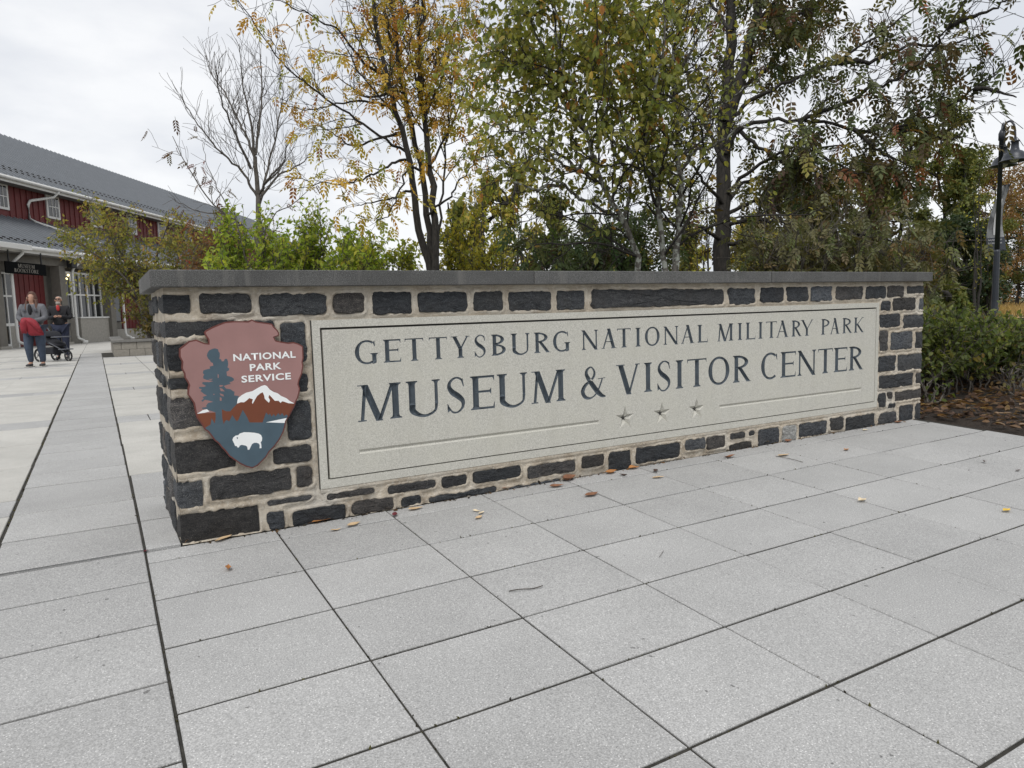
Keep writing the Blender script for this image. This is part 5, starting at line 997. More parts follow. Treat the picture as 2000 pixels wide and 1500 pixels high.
# local axes: x along the front, y into the building, z up
part('upper_wall', MB().box(U0, U1, 3.0, 15.5, 5.6, 7.95), 'redboard')
bat = MB().box(-.03, .03, 2.965, 3.002, 6.05, 7.85).mesh('batten'); bat.materials.append(M['redboard'])
WIN_U = [4.32 + 3.83 * k for k in range(-1, 8)]
u = -1.0
while u < 34:
    if not any(abs(u - x) < 0.55 for x in WIN_U): o = link('batten', bat, None, bld); o.location = (u, 0, 0)
    u += 0.425
for x in WIN_U:
    f = part('window', MB().bevbox(x - .53, x + .53, 2.93, 3.0, 6.44, 7.66, .01), 'white')
    MB().box(x - .40, x + .40, 2.922, 2.935, 6.56, 7.54).build('pane', M['glass'], f)
    mm = MB(); [mm.box(x + d - .018, x + d + .018, 2.905, 2.93, 6.56, 7.54) for d in (-.135, .135)]; mm.box(x - .4, x + .4, 2.9, 2.928, 7.03, 7.07); mm.build('muntin', M['white'], f)
def roof_plane(nm, y0, z0, y1, z1, th=.06, ua=U0, ub=U1):
    return part(nm, MB().add([(ua, y0, z0), (ub, y0, z0), (ub, y1, z1), (ua, y1, z1), (ua, y0, z0 - th), (ub, y0, z0 - th), (ub, y1, z1 - th), (ua, y1, z1 - th)], [(0, 1, 2, 3), (7, 6, 5, 4), (0, 4, 5, 1), (1, 5, 6, 2), (2, 6, 7, 3), (3, 7, 4, 0)]), 'roof')
def seams(y0, z0, y1, z1, ua, ub, parent, step=.42):
    m = MB(); u = ua
    while u < ub: m.add([(u - .03, y0, z0), (u + .03, y0, z0), (u + .03, y1, z1), (u - .03, y1, z1), (u - .03, y0, z0 + .09), (u + .03, y0, z0 + .09), (u + .03, y1, z1 + .09), (u - .03, y1, z1 + .09)], [(4, 5, 6, 7), (0, 1, 5, 4), (1, 2, 6, 5), (3, 0, 4, 7)]); u += step
    m.build('standing_seam', M['roof'], parent, 'stuff')
    m = MB()
    for row in range(2):
        u = ua + .21
        while u < min(ub, 34): q = .08 + .05 * row; m.box(u - .06, u + .06, y0 + (y1 - y0) * q - .03, y0 + (y1 - y0) * q + .03, z0 + (z1 - z0) * q, z0 + (z1 - z0) * q + .11); u += step
    m.build('snow_guard', M['black'], parent, 'stuff')
rf = roof_plane('roof', 2.35, 7.93, 9.0, 12.15); seams(2.35, 7.93, 9.0, 12.15, U0, U1, rf)
roof_plane('rear_roof', 15.65, 7.93, 9.0, 12.15)
part('gable_end', MB().add([(U1 - .6, 3, 7.9), (U1 - .6, 15.4, 7.9), (U1 - .6, 9.1, 11.95)], [(0, 1, 2)]), 'redboard')
part('soffit', MB().box(U0, U1, 2.40, 3.0, 7.62, 7.68), 'soffit'); part('fascia', MB().box(U0, U1, 2.36, 2.41, 7.62, 7.86), 'white')
part('gutter', MB().tube([(U0, 2.28, 7.82), (U1, 2.28, 7.82)], .085, 8), 'white')
lr = roof_plane('porch_roof', -.62, 4.30, 3.0, 6.10, .06, -4.5, 30); seams(-.62, 4.30, 3.0, 6.10, -4.5, 30, lr)
part('porch_gutter', MB().tube([(-4.5, -.68, 4.20), (3.9, -.68, 4.20)], .09, 8), 'white'); part('porch_gutter', MB().tube([(4.0, -.68, 4.20), (30, -.68, 4.20)], .09, 8), 'white')
part('porch_fascia', MB().box(-4.5, 30, -.60, -.55, 4.0, 4.24), 'white'); part('porch_soffit', MB().box(-4.5, 30, -.55, 1.2, 3.95, 4.0), 'soffit')
part('porch_beam', MB().box(-4.5, 30, -.16, .16, 3.62, 3.95), 'greywall')
part('lower_wall', MB().box(-4.5, 30, .45, .65, 0.0, 3.96), 'greywall')
# red boards by the door and further along
for (ua, ub) in ((1.02, 3.0), (9.2, 13.0), (14.5, 20.0)):
    k = int(round((ub - ua) / .36)); w_ = (ub - ua) / k
    for j in range(k):
        o = part('board', MB().box(ua + j * w_ + .01, ua + (j + 1) * w_ - .01, .405, .45, .62 if ua > 1.5 else .05, 3.62), 'redboard')
        if j: part('board_batten', MB().box(ua + j * w_ - .025, ua + j * w_ + .025, .38, .41, .62 if ua > 1.5 else .05, 3.62), 'redboard')
# pillars
for uu in (-.75, 3.42, 7.35, 11.5, 15.6, 19.8):
    p_ = part('pillar', MB().bevbox(uu - .22, uu + .22, -.22, .22, 0.12, 3.64, .015), 'greywall'); MB().bevbox(uu - .30, uu + .30, -.30, .30, 0.0, .13, .015).build('pillar_base', M['basewall'], p_)
# door leaf, sidelight and transoms
dr = part('glass_door', MB().box(-.02, .94, .40, .45, .02, 3.2), 'black')
fr = MB()
for x in (-.02, .40, .90): fr.box(x, x + .06, .34, .40, .02, 3.2)
for z in (2.18, 3.14): fr.box(-.02, .96, .345, .40, z, z + .08)
fr.box(-.02, .44, .345, .40, .02, .2).box(-.02, .44, .345, .40, .95, 1.07).box(.42, .94, .345, .40, .95, 1.07); fr.build('door_frame', M['white'], dr)
MB().box(.03, .41, .385, .40, .2, 2.2).box(.45, .91, .385, .40, 1.05, 2.2).box(.03, .91, .385, .40, 2.2, 3.15).build('door_glass', M['glass'], dr)
part('door_base', MB().box(.45, .98, .36, .45, .0, .97), 'basewall')
# bay with windows over a low pale wall
part('low_wall', MB().bevbox(4.0, 4.72, .0, .45, 0, 1.22, .01), 'greywall'); part('low_wall', MB().bevbox(4.74, 7.12, -.06, .45, 0, 1.22, .01), 'basewall'); part('window_sill', MB().box(4.7, 7.14, -.1, .42, 1.222, 1.29), 'white')
for (ua, ub, n_) in ((4.05, 4.68, 1), (4.80, 7.10, 4)):
    f = part('window', MB().box(ua - .06, ub + .06, .30, .45, 1.29, 3.45), 'black'); MB().box(ua, ub, .283, .298, 1.3, 3.4).build('pane', M['glass'], f)
    m = MB(); [m.box(ua + (ub - ua) * k / n_ - .04, ua + (ub - ua) * k / n_ + .04, .22, .28, 1.29, 3.45) for k in range(n_ + 1)]; m.box(ua, ub, .225, .278, 2.33, 2.40); m.box(ua, ub, .226, .279, 3.36, 3.46); m.build('mullion', M['white'], f)
for (ua, ub) in ((7.7, 9.0), (13.2, 14.3)):
    f = part('window', MB().box(ua, ub, .36, .45, 1.0, 3.3), 'black'); MB().box(ua + .05, ub - .05, .345, .358, 1.05, 3.25).build('pane', M['glass'], f)
part('low_wall', MB().bevbox(7.6, 20, -.02, .40, 0, .6, .01), 'basewall')
# lit bulbs behind the glass
lm, lt, lb, lo_ = newmat('warm_bulb'); lb.inputs['Emission Color'].default_value = (1, .85, .45, 1); lb.inputs['Emission Strength'].default_value = 2.2; lb.inputs['Base Color'].default_value = (.8, .7, .4, 1); M['bulb'] = lm
for (uu, zz) in ((4.18, 3.26), (4.34, 3.10), (4.50, 3.28)): part('bulb', MB().ell((uu, .20, zz), (.055, .055, .055), 10, 6), 'bulb')
part('wall_lamp', MB().bevbox(3.55, 3.95, -.62, -.35, 3.55, 3.95, .03).box(3.7, 3.8, -.55, -.2, 3.95, 4.0), 'black')
# downspouts with their elbows
for uu in (-.12, 3.95, 8.1):
    part('downspout', MB().tube([(uu + .3, -.68, 4.15), (uu + .3, -.68, 3.95), (uu + .05, -.38, 3.55), (uu, -.34, 3.35), (uu, -.34, .45), (uu + .03, -.36, .28), (uu + .22, -.5, .16)], .06, 8), 'white')
    part('downspout_boot', MB().lathe([(.11, 0), (.12, .15), (.10, .17)], (uu + .26, -.52, 0), 12), 'white')
part('downspout', MB().tube([(7.7, 2.28, 7.75), (7.55, 2.5, 7.45), (6.25, 2.86, 7.1), (6.15, 2.9, 6.9), (6.15, 2.9, 6.22), (6.45, 2.75, 6.05), (8.9, 1.0, 5.18)], .065, 8), 'white')
# porch lead-in on the left: a white boxed gutter
part('porch_hood', MB().bevbox(-6, .35, -1.0, -.70, 4.06, 4.28, .02), 'white')
# hanging sign
M['signblack'] = plain('black_sign_board', (0.005, 0.0055, 0.006), 0.95, 0, 0.1, 9); M['signblack'].node_tree.nodes['Principled BSDF'].inputs['Specular IOR Level'].default_value = 0.08; M['signletter'] = plain('grey_sign_letters', (0.22, 0.205, 0.18), 0.8)
sgn = empty('hanging_sign', tuple(bld.matrix_basis @ Vector((.42, -.6, 3.33))), math.pi / 2 - AZ, 'black hanging sign with two lines of grey letters under the porch eave', 'sign')
MB().bevbox(-1.24, 1.24, -.03, .03, -.24, .24, .01).build('sign_board', M['signblack'], sgn)
for x in (-1.0, 1.0): MB().box(x - .03, x + .03, -.02, .02, .24, .72).build('hanger', M['black'], sgn)
for word, zc, hgt, wid in (('MUSEUM', .10, .15, 1.05), ('BOOKSTORE', -.095, .15, 1.5)):
    tw = {'M': 1.25, 'I': .35, 'E': .75, 'S': .65, 'T': .85, 'U': 1.0, 'O': 1.05, 'B': .8, 'K': .95, 'R': .9}; tot = sum(tw[c] + .16 for c in word); x = -wid / 2; k = wid / tot
    m = MB(); y_ = -.032
    for c in word:
        for p in glyph(c, tw[c] * 1.0):
            pts = [(x + q[0] * k, zc - hgt / 2 + q[1] * hgt) for q in p]; y_ -= .00012
            m.add([(q[0], y_, q[1]) for q in pts], [tuple(range(len(pts)))])
        x += (tw[c] + .16) * k
    m.build('lettering', M['signletter'], sgn)

# ---------------------------------------------------------------- planter of blocks
pl = empty('stone_planter', (0.06, 20.0, 0), 0, 'low planter wall of tan blocks with a flat grey cap', 'planter')
bkm = {}
def block(x0, x1, y0, y1, z0, z1):
    key = (round(x1 - x0, 3), round(y1 - y0, 3), round(z1 - z0, 3))
    if key not in bkm: a, b_, c = key; me = MB().bevbox(0, a, 0, b_, 0, c, .008).mesh('block'); me.materials.append(M['block']); bkm[key] = me
    o = link('block', bkm[key], None, pl); o.location = (x0, y0, z0)
for r in range(2):
    for k in range(13):
        x0 = k * .40 - (.2 if r else 0); block(max(0, x0) + .004, max(0, x0) + (.2 if (r and k == 0) else .4) - .004, 0, .25, .004 + .205 * r, .205 + .205 * r)
    for k in range(13): block(0.004, .25, .26 + k * .4, .26 + k * .4 + .392, .004 + .205 * r, .205 + .205 * r)
for k in range(5): MB().bevbox(-.04 + k * 1.04, 1.0 + k * 1.04 - .006, -.04, .30, .415, .49, .008).build('cap', M['blockcap'], pl)
for k in range(5): MB().bevbox(-.04, .30, .306 + k * 1.06, 1.36 + k * 1.06 - .006, .415, .49, .008).build('cap', M['blockcap'], pl)
MB().box(.26, 5.1, .26, 5.4, .0, .40).build('soil', M['mulch'], pl)
bed_patch('tree_pit', -.30, .02, 19.6, 23.2, M['mulch'], .012, .02, .16)

# ---------------------------------------------------------------- lamp post with banner
M['lampblue'] = plain('dark_blue_grey_lamp_paint', (0.028, 0.033, 0.043), 0.4, 0.2, 0.1, 6)
LD = 16.0; q = at(1941, 640, LD); lamp_z = at(1950, 252, LD)[2]
lp = empty('lamp_post', (q[0], q[1], 0), 0, 'dark lamp post with two curved arms, bell shades and a banner', 'lamp post')
LX = np.array([CR[0], CR[1], 0]); LX /= np.linalg.norm(LX); LY = np.array([-LX[1], LX[0], 0])
def lw(x, y_, z): p = LX * x + LY * y_; return (p[0], p[1], z)
MB().lathe([(.13, 0), (.13, .12), (.08, .2), (.066, 1.0), (.06, 2.0), (.058, 2.05)], (0, 0, 0), 16).lathe([(.05, 2.05), (.045, lamp_z - .35), (.062, lamp_z - .34), (.062, lamp_z - .2), (.03, lamp_z - .12)], (0, 0, 0), 14).build('pole', M['lampblue'], lp)
def lamp_head(sx, sy, zt, nm):
    a = [lw(sx * t, sy * t, zt - .5 + dz) for t, dz in ((0, 0), (.02, .25), (.12, .44), (.30, .5), (.48, .40), (.55, .2), (.56, 0.02))]
    arm_ = MB().tube(resample(a, 16)[0], .023, 8).build('arm', M['lampblue'], lp)
    c = lw(sx * .56, sy * .56, zt - .5)
    sh = MB().lathe([(.03, .10), (.035, .06), (.085, .055), (.085, .03), (.07, .02), (.075, -.09), (.085, -.12), (.09, -.15), (.15, -.18), (.20, -.235), (.225, -.30), (.235, -.335), (.275, -.365), (.28, -.375), (.235, -.36), (.17, -.22)], c, 20).build('lamp_shade', M['lampblue'], lp)
    MB().ell((c[0], c[1], c[2] - .33), (.09, .09, .07), 10, 6).build('diffuser', M['white'], sh)
lamp_head(.12, -.60, lamp_z + .02, 'a'); lamp_head(.66, .80, lamp_z + .06, 'b')
M['banner'] = plain('pale_banner_print', (0.20, 0.205, 0.21), 0.6, 0, 0.6, 6); M['bannerblue'] = plain('dark_banner_foot', (0.03, 0.036, 0.05), 0.7); M['bannertext'] = plain('banner_lettering', (0.6, 0.6, 0.6), 0.7)
bz1, bz0 = at(1950, 372, LD)[2], at(1950, 492, LD)[2]; bh = bz1 - bz0
BE = [(0.0, 1928, 1965, 491), (.18, 1926, 1962, 468), (.35, 1928, 1958, 447), (.5, 1932, 1958, 425), (.65, 1938, 1960, 407), (.8, 1946, 1965, 388), (.92, 1953, 1970, 373), (1.0, 1956, 1974, 363)]
def ban(u, v):   # a sail-shaped cloth behind the pole
    k = [b_[0] for b_ in BE]; a, b_, y_ = (np.interp(v, k, [e[n_] for e in BE]) for n_ in (1, 2, 3)); x = a + (b_ - a) * (u + 1) / 2
    p = at(x, y_ - 3 * (u + 1) / 2, LD + .14 + .10 * math.sin(math.pi * v) * math.cos(1.2 * u) + .02 * math.sin(7 * u + 3 * v)); return (p[0] - lp.location[0], p[1] - lp.location[1], p[2])
def cloth(v0, v1, nm, mt, off=0.0, u0=-1, u1=1):
    nu, nv = 10, 14; V = [tuple(np.array(ban(u0 + (u1 - u0) * i / nu, v0 + (v1 - v0) * j / nv)) - LY * off) for j in range(nv + 1) for i in range(nu + 1)]
    return link(nm, npmesh(nm, V, [(j * (nu + 1) + i, j * (nu + 1) + i + 1, (j + 1) * (nu + 1) + i + 1, (j + 1) * (nu + 1) + i) for j in range(nv) for i in range(nu)], True), M[mt], lp)
cloth(.20, 1, 'banner', 'banner'); cloth(0.01, .20, 'banner_foot', 'bannerblue'); cloth(.24, .78, 'banner_stripe', 'bannertext', .012, -.25, .35)
for k, (v, body) in enumerate(((.155, 'Gettysburg Museum'), (.105, '& Visitor Center'))):
    me = text_mesh(body); n_ = len(me.vertices); c_ = np.empty(n_ * 3, np.float32); me.vertices.foreach_get('co', c_); c_ = c_.reshape(-1, 3); mx = c_.max(0)
    P = np.array([np.array(ban(-.85 + 1.5 * q_[0] / mx[0], v + .028 * q_[1] / mx[1])) - LY * .012 for q_ in c_], np.float32); me.vertices.foreach_set('co', P.ravel()); me.update(); link('banner_text', me, M['bannertext'], lp)
for v, nm in ((0.0, 'banner_arm'), (1.0, 'banner_arm')): MB().tube([ban(-1.05, v), ban(0, v), ban(1.05, v)], .014, 6).build(nm, M['lampblue'], lp)

# ---------------------------------------------------------------- people and pushchair
def skin_obj(J, E_, mat, name='body', parent=None, sub=2, root=None, build=True):
    names = list(J); ix = {n_: i for i, n_ in enumerate(names)}; me = D.meshes.new(name)
    me.from_pydata([J[n_][:3] for n_ in names], [(ix[a], ix[b_]) for a, b_ in E_], []); o = D.objects.new(name, me); COL.objects.link(o)
    o.modifiers.new('skin', 'SKIN').use_smooth_shade = True
    if not me.skin_vertices: 
        with bpy.context.temp_override(object=o, active_object=o): bpy.ops.mesh.customdata_skin_add()
    for n_ in names:
        r = J[n_][3]; r = (r, r) if np.isscalar(r) else r; me.skin_vertices[0].data[ix[n_]].radius = r
    me.skin_vertices[0].data[ix[root] if root else 0].use_root = True
    o.modifiers.new('sub', 'SUBSURF').levels = sub; bpy.context.view_layer.update()
    m2 = D.meshes.new_from_object(o.evaluated_get(bpy.context.evaluated_depsgraph_get())); D.objects.remove(o); D.meshes.remove(me)
    m2.name = name; m2.materials.clear()
    for p in m2.polygons: p.use_smooth = True
    if not build: return m2
    return link(name, m2, mat, parent)
M['skin'] = plain('skin', (0.42, 0.24, 0.17), 0.55, 0, 0.05, 9); M['denim'] = plain('blue_denim', (0.045, 0.062, 0.095), 0.85, 0, 0.25, 9); M['darkdenim'] = plain('dark_blue_trousers', (0.022, 0.028, 0.055), 0.85, 0, 0.2, 9)
M['greyknit'] = plain('grey_fleece', (0.125, 0.128, 0.14), 0.95, 0, 0.18, 14); M['blackcloth'] = plain('black_jacket', (0.010, 0.010, 0.013), 0.8, 0, 0.2, 9); M['redcloth'] = plain('red_jacket_cloth', (0.25, 0.016, 0.028), 0.7, 0, 0.2, 12)
M['hairbrown'] = plain('reddish_brown_hair', (0.085, 0.036, 0.022), 0.6, 0, 0.3, 30); M['hairgrey'] = plain('grey_hair', (0.30, 0.27, 0.24), 0.7, 0, 0.2, 30); M['shoe'] = plain('dark_shoe', (0.035, 0.034, 0.036), 0.7); M['sole'] = plain('pale_sole', (0.4, 0.39, 0.36), 0.7); M['shirtred'] = plain('red_shirt', (0.42, 0.03, 0.03), 0.8)
M['rubber'] = plain('black_rubber', (0.010, 0.010, 0.010), 0.8); M['rim'] = plain('grey_rim', (0.10, 0.10, 0.11), 0.4, 0.6); M['prambody'] = plain('dark_pram_fabric', (0.012, 0.013, 0.018), 0.85, 0, 0.2, 9); M['pramgrey'] = plain('grey_pram_trim', (0.09, 0.095, 0.11), 0.7); M['iris'] = plain('dark_eye', (0.02, 0.015, 0.012), 0.3)
def hand(c, d, s=1.0, curl=.5):
    """five-finger hand at wrist c pointing along d, as extra meshes for the body"""
    c = np.array(c); d = unit(np.array(d, float)); sd = unit(np.cross(d, (0, 0, 1.0))); dn = np.cross(sd, d); out = []
    for k, (o, l) in enumerate(((-.03, .062), (-.01, .074), (.011, .070), (.031, .055))):
        p0 = c + d * .055 * s + sd * o * s; p1 = c + d * .105 * s + sd * o * s * 1.1; p2 = p1 + (d * (1 - curl) - dn * -curl * -1) * l * .55 * s; p3 = p2 + (d * (.6 - curl) + dn * curl * -1.0) * l * .5 * s
        out.append([p0, p1, p2, p3])
    out.append([c + d * .03 * s + sd * .03, c + d * .06 * s + sd * .055, c + d * .095 * s + sd * .05 - dn * .02]); return out
def person(name, loc, rz, label, Jt, arms, legs, H=1.0, girth=1.0, turn=0.0):
    root = empty(name, loc, rz, label, 'person'); g = girth
    J = {'pelvis': (0, 0, .95 * H, (.155 * g, .12 * g)), 'waist': (0, 0, 1.10 * H, (.145 * g, .115 * g)), 'chest': (0, 0, 1.30 * H, (.165 * g, .12 * g)), 'collar': (0, .01, 1.43 * H, (.09, .075)), 'neck': (0, 0, 1.49 * H, .052), 'jaw': (0, -.022, 1.555 * H, (.062, .07)), 'skull': (0, .0, 1.645 * H, (.074, .09)), 'crown': (0, .01, 1.70 * H, (.05, .06))}
    E_ = [('pelvis', 'waist'), ('waist', 'chest'), ('chest', 'collar'), ('collar', 'neck'), ('neck', 'jaw'), ('jaw', 'skull'), ('skull', 'crown')]
    for sgn, (el, wr) in arms.items():
        a = 'L' if sgn > 0 else 'R'; J['sh' + a] = (sgn * .185 * g, 0, 1.40 * H, .062 * g); J['el' + a] = (*el, .047 * g); J['wr' + a] = (*wr, .030); tip = np.array(wr) + unit(np.array(wr) - np.array(el)) * .07; J['pa' + a] = (*tip, (.038, .018))
        E_ += [('chest', 'sh' + a), ('sh' + a, 'el' + a), ('el' + a, 'wr' + a), ('wr' + a, 'pa' + a)]
    for sgn, (kn, an, toe) in legs.items():
        a = 'L' if sgn > 0 else 'R'; J['hip' + a] = (sgn * .095 * g, 0, .88 * H, .10 * g); J['kn' + a] = (*kn, .066 * g); J['an' + a] = (*an, .042); J['toe' + a] = (*toe, (.04, .03))
        E_ += [('pelvis', 'hip' + a), ('hip' + a, 'kn' + a), ('kn' + a, 'an' + a), ('an' + a, 'toe' + a)]
    body = skin_obj(J, E_, None, 'body', None, 2, 'pelvis', build=False)
    m = MB(); m.add([v.co for v in body.vertices], [list(p.vertices) for p in body.polygons], True)
    for sgn, (el, wr) in arms.items():
        for ch in hand(np.array(wr), np.array(wr) - np.array(el)): m.tube(ch, np.linspace(.0095, .0075, len(ch)), 6)
    ct, sn = math.cos(turn), math.sin(turn); hd = lambda x, y_, z: (x * ct - y_ * sn, x * sn + y_ * ct, z)
    m.ell(hd(0, -.098, 1.605 * H), (.013, .02, .024), 8, 5)                      # nose
    for sx in (-1, 1): m.ell((sx * .077, .005, 1.605 * H), (.012, .022, .032), 8, 5)   # ears
    b = m.build('body', M['skin'], root)
    for sx in (-1, 1): MB().ell(hd(sx * .03, -.083, 1.63 * H), (.013, .008, .008), 8, 5).build('eye', M['iris'], root)
    MB().ell(hd(0, -.088, 1.562 * H), (.024, .008, .006), 8, 4).build('mouth', M['shirtred'], root)
    return root, J
def garment(J, names, edges, scale, mat, name, parent, over={}, rootn=None, sub=2):
    K = {}
    for n_ in names:
        x = J[n_]; r = x[3]; r = (r, r) if np.isscalar(r) else r; K[n_] = (x[0], x[1], x[2], (r[0] * scale + .014, r[1] * scale + .014))
    K.update(over); return skin_obj(K, edges, M[mat], name, parent, sub, rootn)
# woman in grey, arms folded over a red jacket
wl = at(74, 716, 16.87)
arms = {1: ((.285, -.06, 1.13), (.06, -.27, 1.06)), -1: ((-.285, -.05, 1.13), (-.03, -.29, 1.09))}
legs = {1: ((.125, -.04, .50), (.12, .02, .09), (.135, -.13, .04)), -1: ((-.115, -.10, .50), (-.12, -.02, .10), (-.14, -.17, .04))}
wom, J = person('person', (wl[0], wl[1], .012), R(-18), 'woman with long hair in grey top and jeans, looking aside', None, arms, legs, 1.0, 1.16, -.75)
E_arm = [('chest', 'shL'), ('shL', 'elL'), ('elL', 'wrL'), ('chest', 'shR'), ('shR', 'elR'), ('elR', 'wrR')]
garment(J, ['pelvis', 'waist', 'chest', 'collar', 'shL', 'elL', 'wrL', 'shR', 'elR', 'wrR'], [('pelvis', 'waist'), ('waist', 'chest'), ('chest', 'collar')] + E_arm, 1.10, 'greyknit', 'jacket', wom, rootn='waist')
garment(J, ['pelvis', 'hipL', 'knL', 'anL', 'hipR', 'knR', 'anR'], [('pelvis', 'hipL'), ('hipL', 'knL'), ('knL', 'anL'), ('pelvis', 'hipR'), ('hipR', 'knR'), ('knR', 'anR')], 1.10, 'denim', 'jeans', wom, rootn='pelvis')
MB().ell((0, -.145, 1.34), (.045, .03, .13), 10, 6).build('dark_shirt', M['blackcloth'], wom)
for s in (-1, 1): MB().ell((s * .12, -.150, 1.33), (.035, .012, .05), 8, 5).build('pale_print', M['pramgrey'], wom)
skin_obj({'a': (0, .03, 1.72, .085), 'b': (0, .055, 1.62, (.10, .075)), 'c': (-.01, .07, 1.50, (.12, .06)), 'd': (0, .07, 1.36, (.13, .045)), 'e': (.0, .07, 1.24, (.09, .03)), 'f': (-.085, -.01, 1.58, .03), 'g': (-.105, -.04, 1.45, .036), 'h': (-.11, -.09, 1.32, .03), 'i': (.085, -.01, 1.58, .03), 'j': (.11, -.04, 1.45, .038), 'k': (.12, -.09, 1.30, .032), 't': (0, -.03, 1.725, .05)}, [('a', 'b'), ('b', 'c'), ('c', 'd'), ('d', 'e'), ('b', 'f'), ('f', 'g'), ('g', 'h'), ('b', 'i'), ('i', 'j'), ('j', 'k'), ('a', 't')], M['hairbrown'], 'hair', wom, 2, 'b')
def shoes(root, legs, rz=0):
    for s, (kn, an, toe) in legs.items():
        d = unit(np.array(toe) - np.array(an)); d[2] = 0
        sh = skin_obj({'h': (an[0], an[1] + .03, .055, (.045, .05)), 'm': (an[0] * .6 + toe[0] * .4, an[1] * .5 + toe[1] * .5, .052, (.046, .042)), 't': (toe[0], toe[1] - .05, .04, (.048, .032))}, [('h', 'm'), ('m', 't')], M['shoe'], 'shoe', root, 2, 'm')
        MB().bevbox(min(an[0], toe[0]) - .045, max(an[0], toe[0]) + .045, toe[1] - .10, an[1] + .085, 0.0, .022, .008).build('sole', M['sole'], sh)
shoes(wom, legs)
# the jacket over her arms: folded cloth with a hanging tail
def cloth_lump(rows, n=14, seed=2):
    V, F = [], []
    for k, (cx, cy, cz, rx, ry) in enumerate(rows):
        for i in range(n): a = 2 * math.pi * i / n; w_ = 1 + .34 * noise.noise((math.cos(a) * 2.6, math.sin(a) * 2.6, k * .5 + seed)); V.append((cx + rx * math.cos(a) * w_, cy + ry * math.sin(a) * w_, cz + .02 * noise.noise((a, k, seed))))
    for k in range(len(rows) - 1):
        for i in range(n): j = (i + 1) % n; F.append((k * n + i, k * n + j, (k + 1) * n + j, (k + 1) * n + i))
    F += [tuple(range(n))[::-1], tuple((len(rows) - 1) * n + i for i in range(n))]; return MB().add(V, F, True)
rj = empty('folded_jacket', (wl[0], wl[1], .012), R(-18), 'red jacket folded over the arms of the woman in grey', 'jacket')
cloth_lump([(.17, -.31, .74, .13, .035), (.15, -.33, .80, .14, .05), (.12, -.34, .92, .14, .065), (.09, -.35, 1.02, .15, .08), (.03, -.34, 1.10, .14, .085), (-.01, -.32, 1.15, .09, .06)], 22).build('body_of_cloth', M['redcloth'], rj)
cloth_lump([(-.06, -.37, .80, .055, .03), (-.06, -.39, .90, .065, .04), (-.05, -.40, 1.02, .075, .05), (.0, -.39, 1.12, .09, .06)], 14, 5).build('sleeve', M['redcloth'], rj)
cloth_lump([(.27, -.37, .82, .05, .03), (.22, -.40, .92, .065, .04), (.14, -.42, 1.03, .07, .04), (.06, -.41, 1.12, .07, .05)], 14, 7).build('sleeve', M['redcloth'], rj)
# man in black looking at a phone
ml = at(124, 699, 19.9)
arms2 = {1: ((.27, -.03, 1.14), (.06, -.27, 1.19)), -1: ((-.27, -.03, 1.14), (-.06, -.27, 1.19))}
legs2 = {1: ((.10, -.04, .50), (.11, .02, .09), (.13, -.14, .04)), -1: ((-.10, -.02, .50), (-.11, .04, .09), (-.13, -.12, .04))}
man, J2 = person('person', (ml[0], ml[1], .012), R(-8), 'bearded man in black jacket looking down at a phone', None, arms2, legs2, 1.02, 1.06)
garment(J2, ['pelvis', 'waist', 'chest', 'collar', 'shL', 'elL', 'wrL', 'shR', 'elR', 'wrR'], [('pelvis', 'waist'), ('waist', 'chest'), ('chest', 'collar')] + E_arm, 1.12, 'blackcloth', 'jacket', man, rootn='waist')
garment(J2, ['pelvis', 'hipL', 'knL', 'anL', 'hipR', 'knR', 'anR'], [('pelvis', 'hipL'), ('hipL', 'knL'), ('knL', 'anL'), ('pelvis', 'hipR'), ('hipR', 'knR'), ('knR', 'anR')], 1.1, 'darkdenim', 'trousers', man, rootn='pelvis')
MB().ell((0, -.125, 1.42), (.045, .035, .085), 10, 6).build('red_shirt', M['shirtred'], man); MB().ell((0, -.075, 1.555), (.06, .04, .05), 10, 6).build('beard', M['hairgrey'], man)
MB().ell((0, .055, 1.66), (.088, .07, .085), 12, 8).build('hair', M['hairgrey'], man)
gl = MB(); [gl.box(s * .034 - .026, s * .034 + .026, -.112, -.104, 1.65, 1.685) for s in (-1, 1)]; gl.box(-.01, .01, -.110, -.106, 1.672, 1.678); gl.build('glasses', M['black'], man); shoes(man, legs2)
ph = empty('phone', tuple(Vector((ml[0], ml[1], .012)) + Matrix.Rotation(R(-8), 3, 'Z') @ Vector((0, -.36, 1.24))), R(-8), 'dark phone held up by the bearded man', 'phone')
MB().bevbox(-.075, .075, -.02, .02, -.006, .006, .004).build('case', M['black'], ph)
# pushchair
sl = at(112, 700, 19.0); st_ = empty('pushchair', (sl[0], sl[1], .012), R(-50), 'dark three-wheeled pushchair between the woman and the man', 'pushchair'); st_.scale = (.86, .86, .9)
def wheel(x, y_, r, w_=.045):
    wv = empty('wheel', (x, y_, r), 0, parent=st_); a = np.linspace(0, 2 * np.pi, 25)
    MB().tube([(r * .88 * math.cos(t), 0, r * .88 * math.sin(t)) for t in a], r * .13, 8, False).build('tyre', M['rubber'], wv)
    m = MB().tube([(r * .72 * math.cos(t), 0, r * .72 * math.sin(t)) for t in a], r * .05, 6, False); [m.tube([(0, 0, 0), (r * .74 * math.cos(t), 0, r * .74 * math.sin(t))], r * .045, 6) for t in np.linspace(0, 2 * np.pi, 6)[:-1]]; m.tube([(0, -.03, 0), (0, .03, 0)], r * .16, 8); m.build('rim', M['rim'], wv)
wheel(-.42, -.27, .20); wheel(-.42, .27, .20); wheel(.48, 0, .165)
fm = MB()
for s in (-.25, .25): fm.tube([(-.42, s, .20), (-.30, s, .48), (.05, s, .55), (.30, s * .5, .38), (.48, s * .25, .20)], .018, 6).tube([(-.30, s, .48), (-.48, s, .80), (-.66, s, 1.02)], .016, 6)
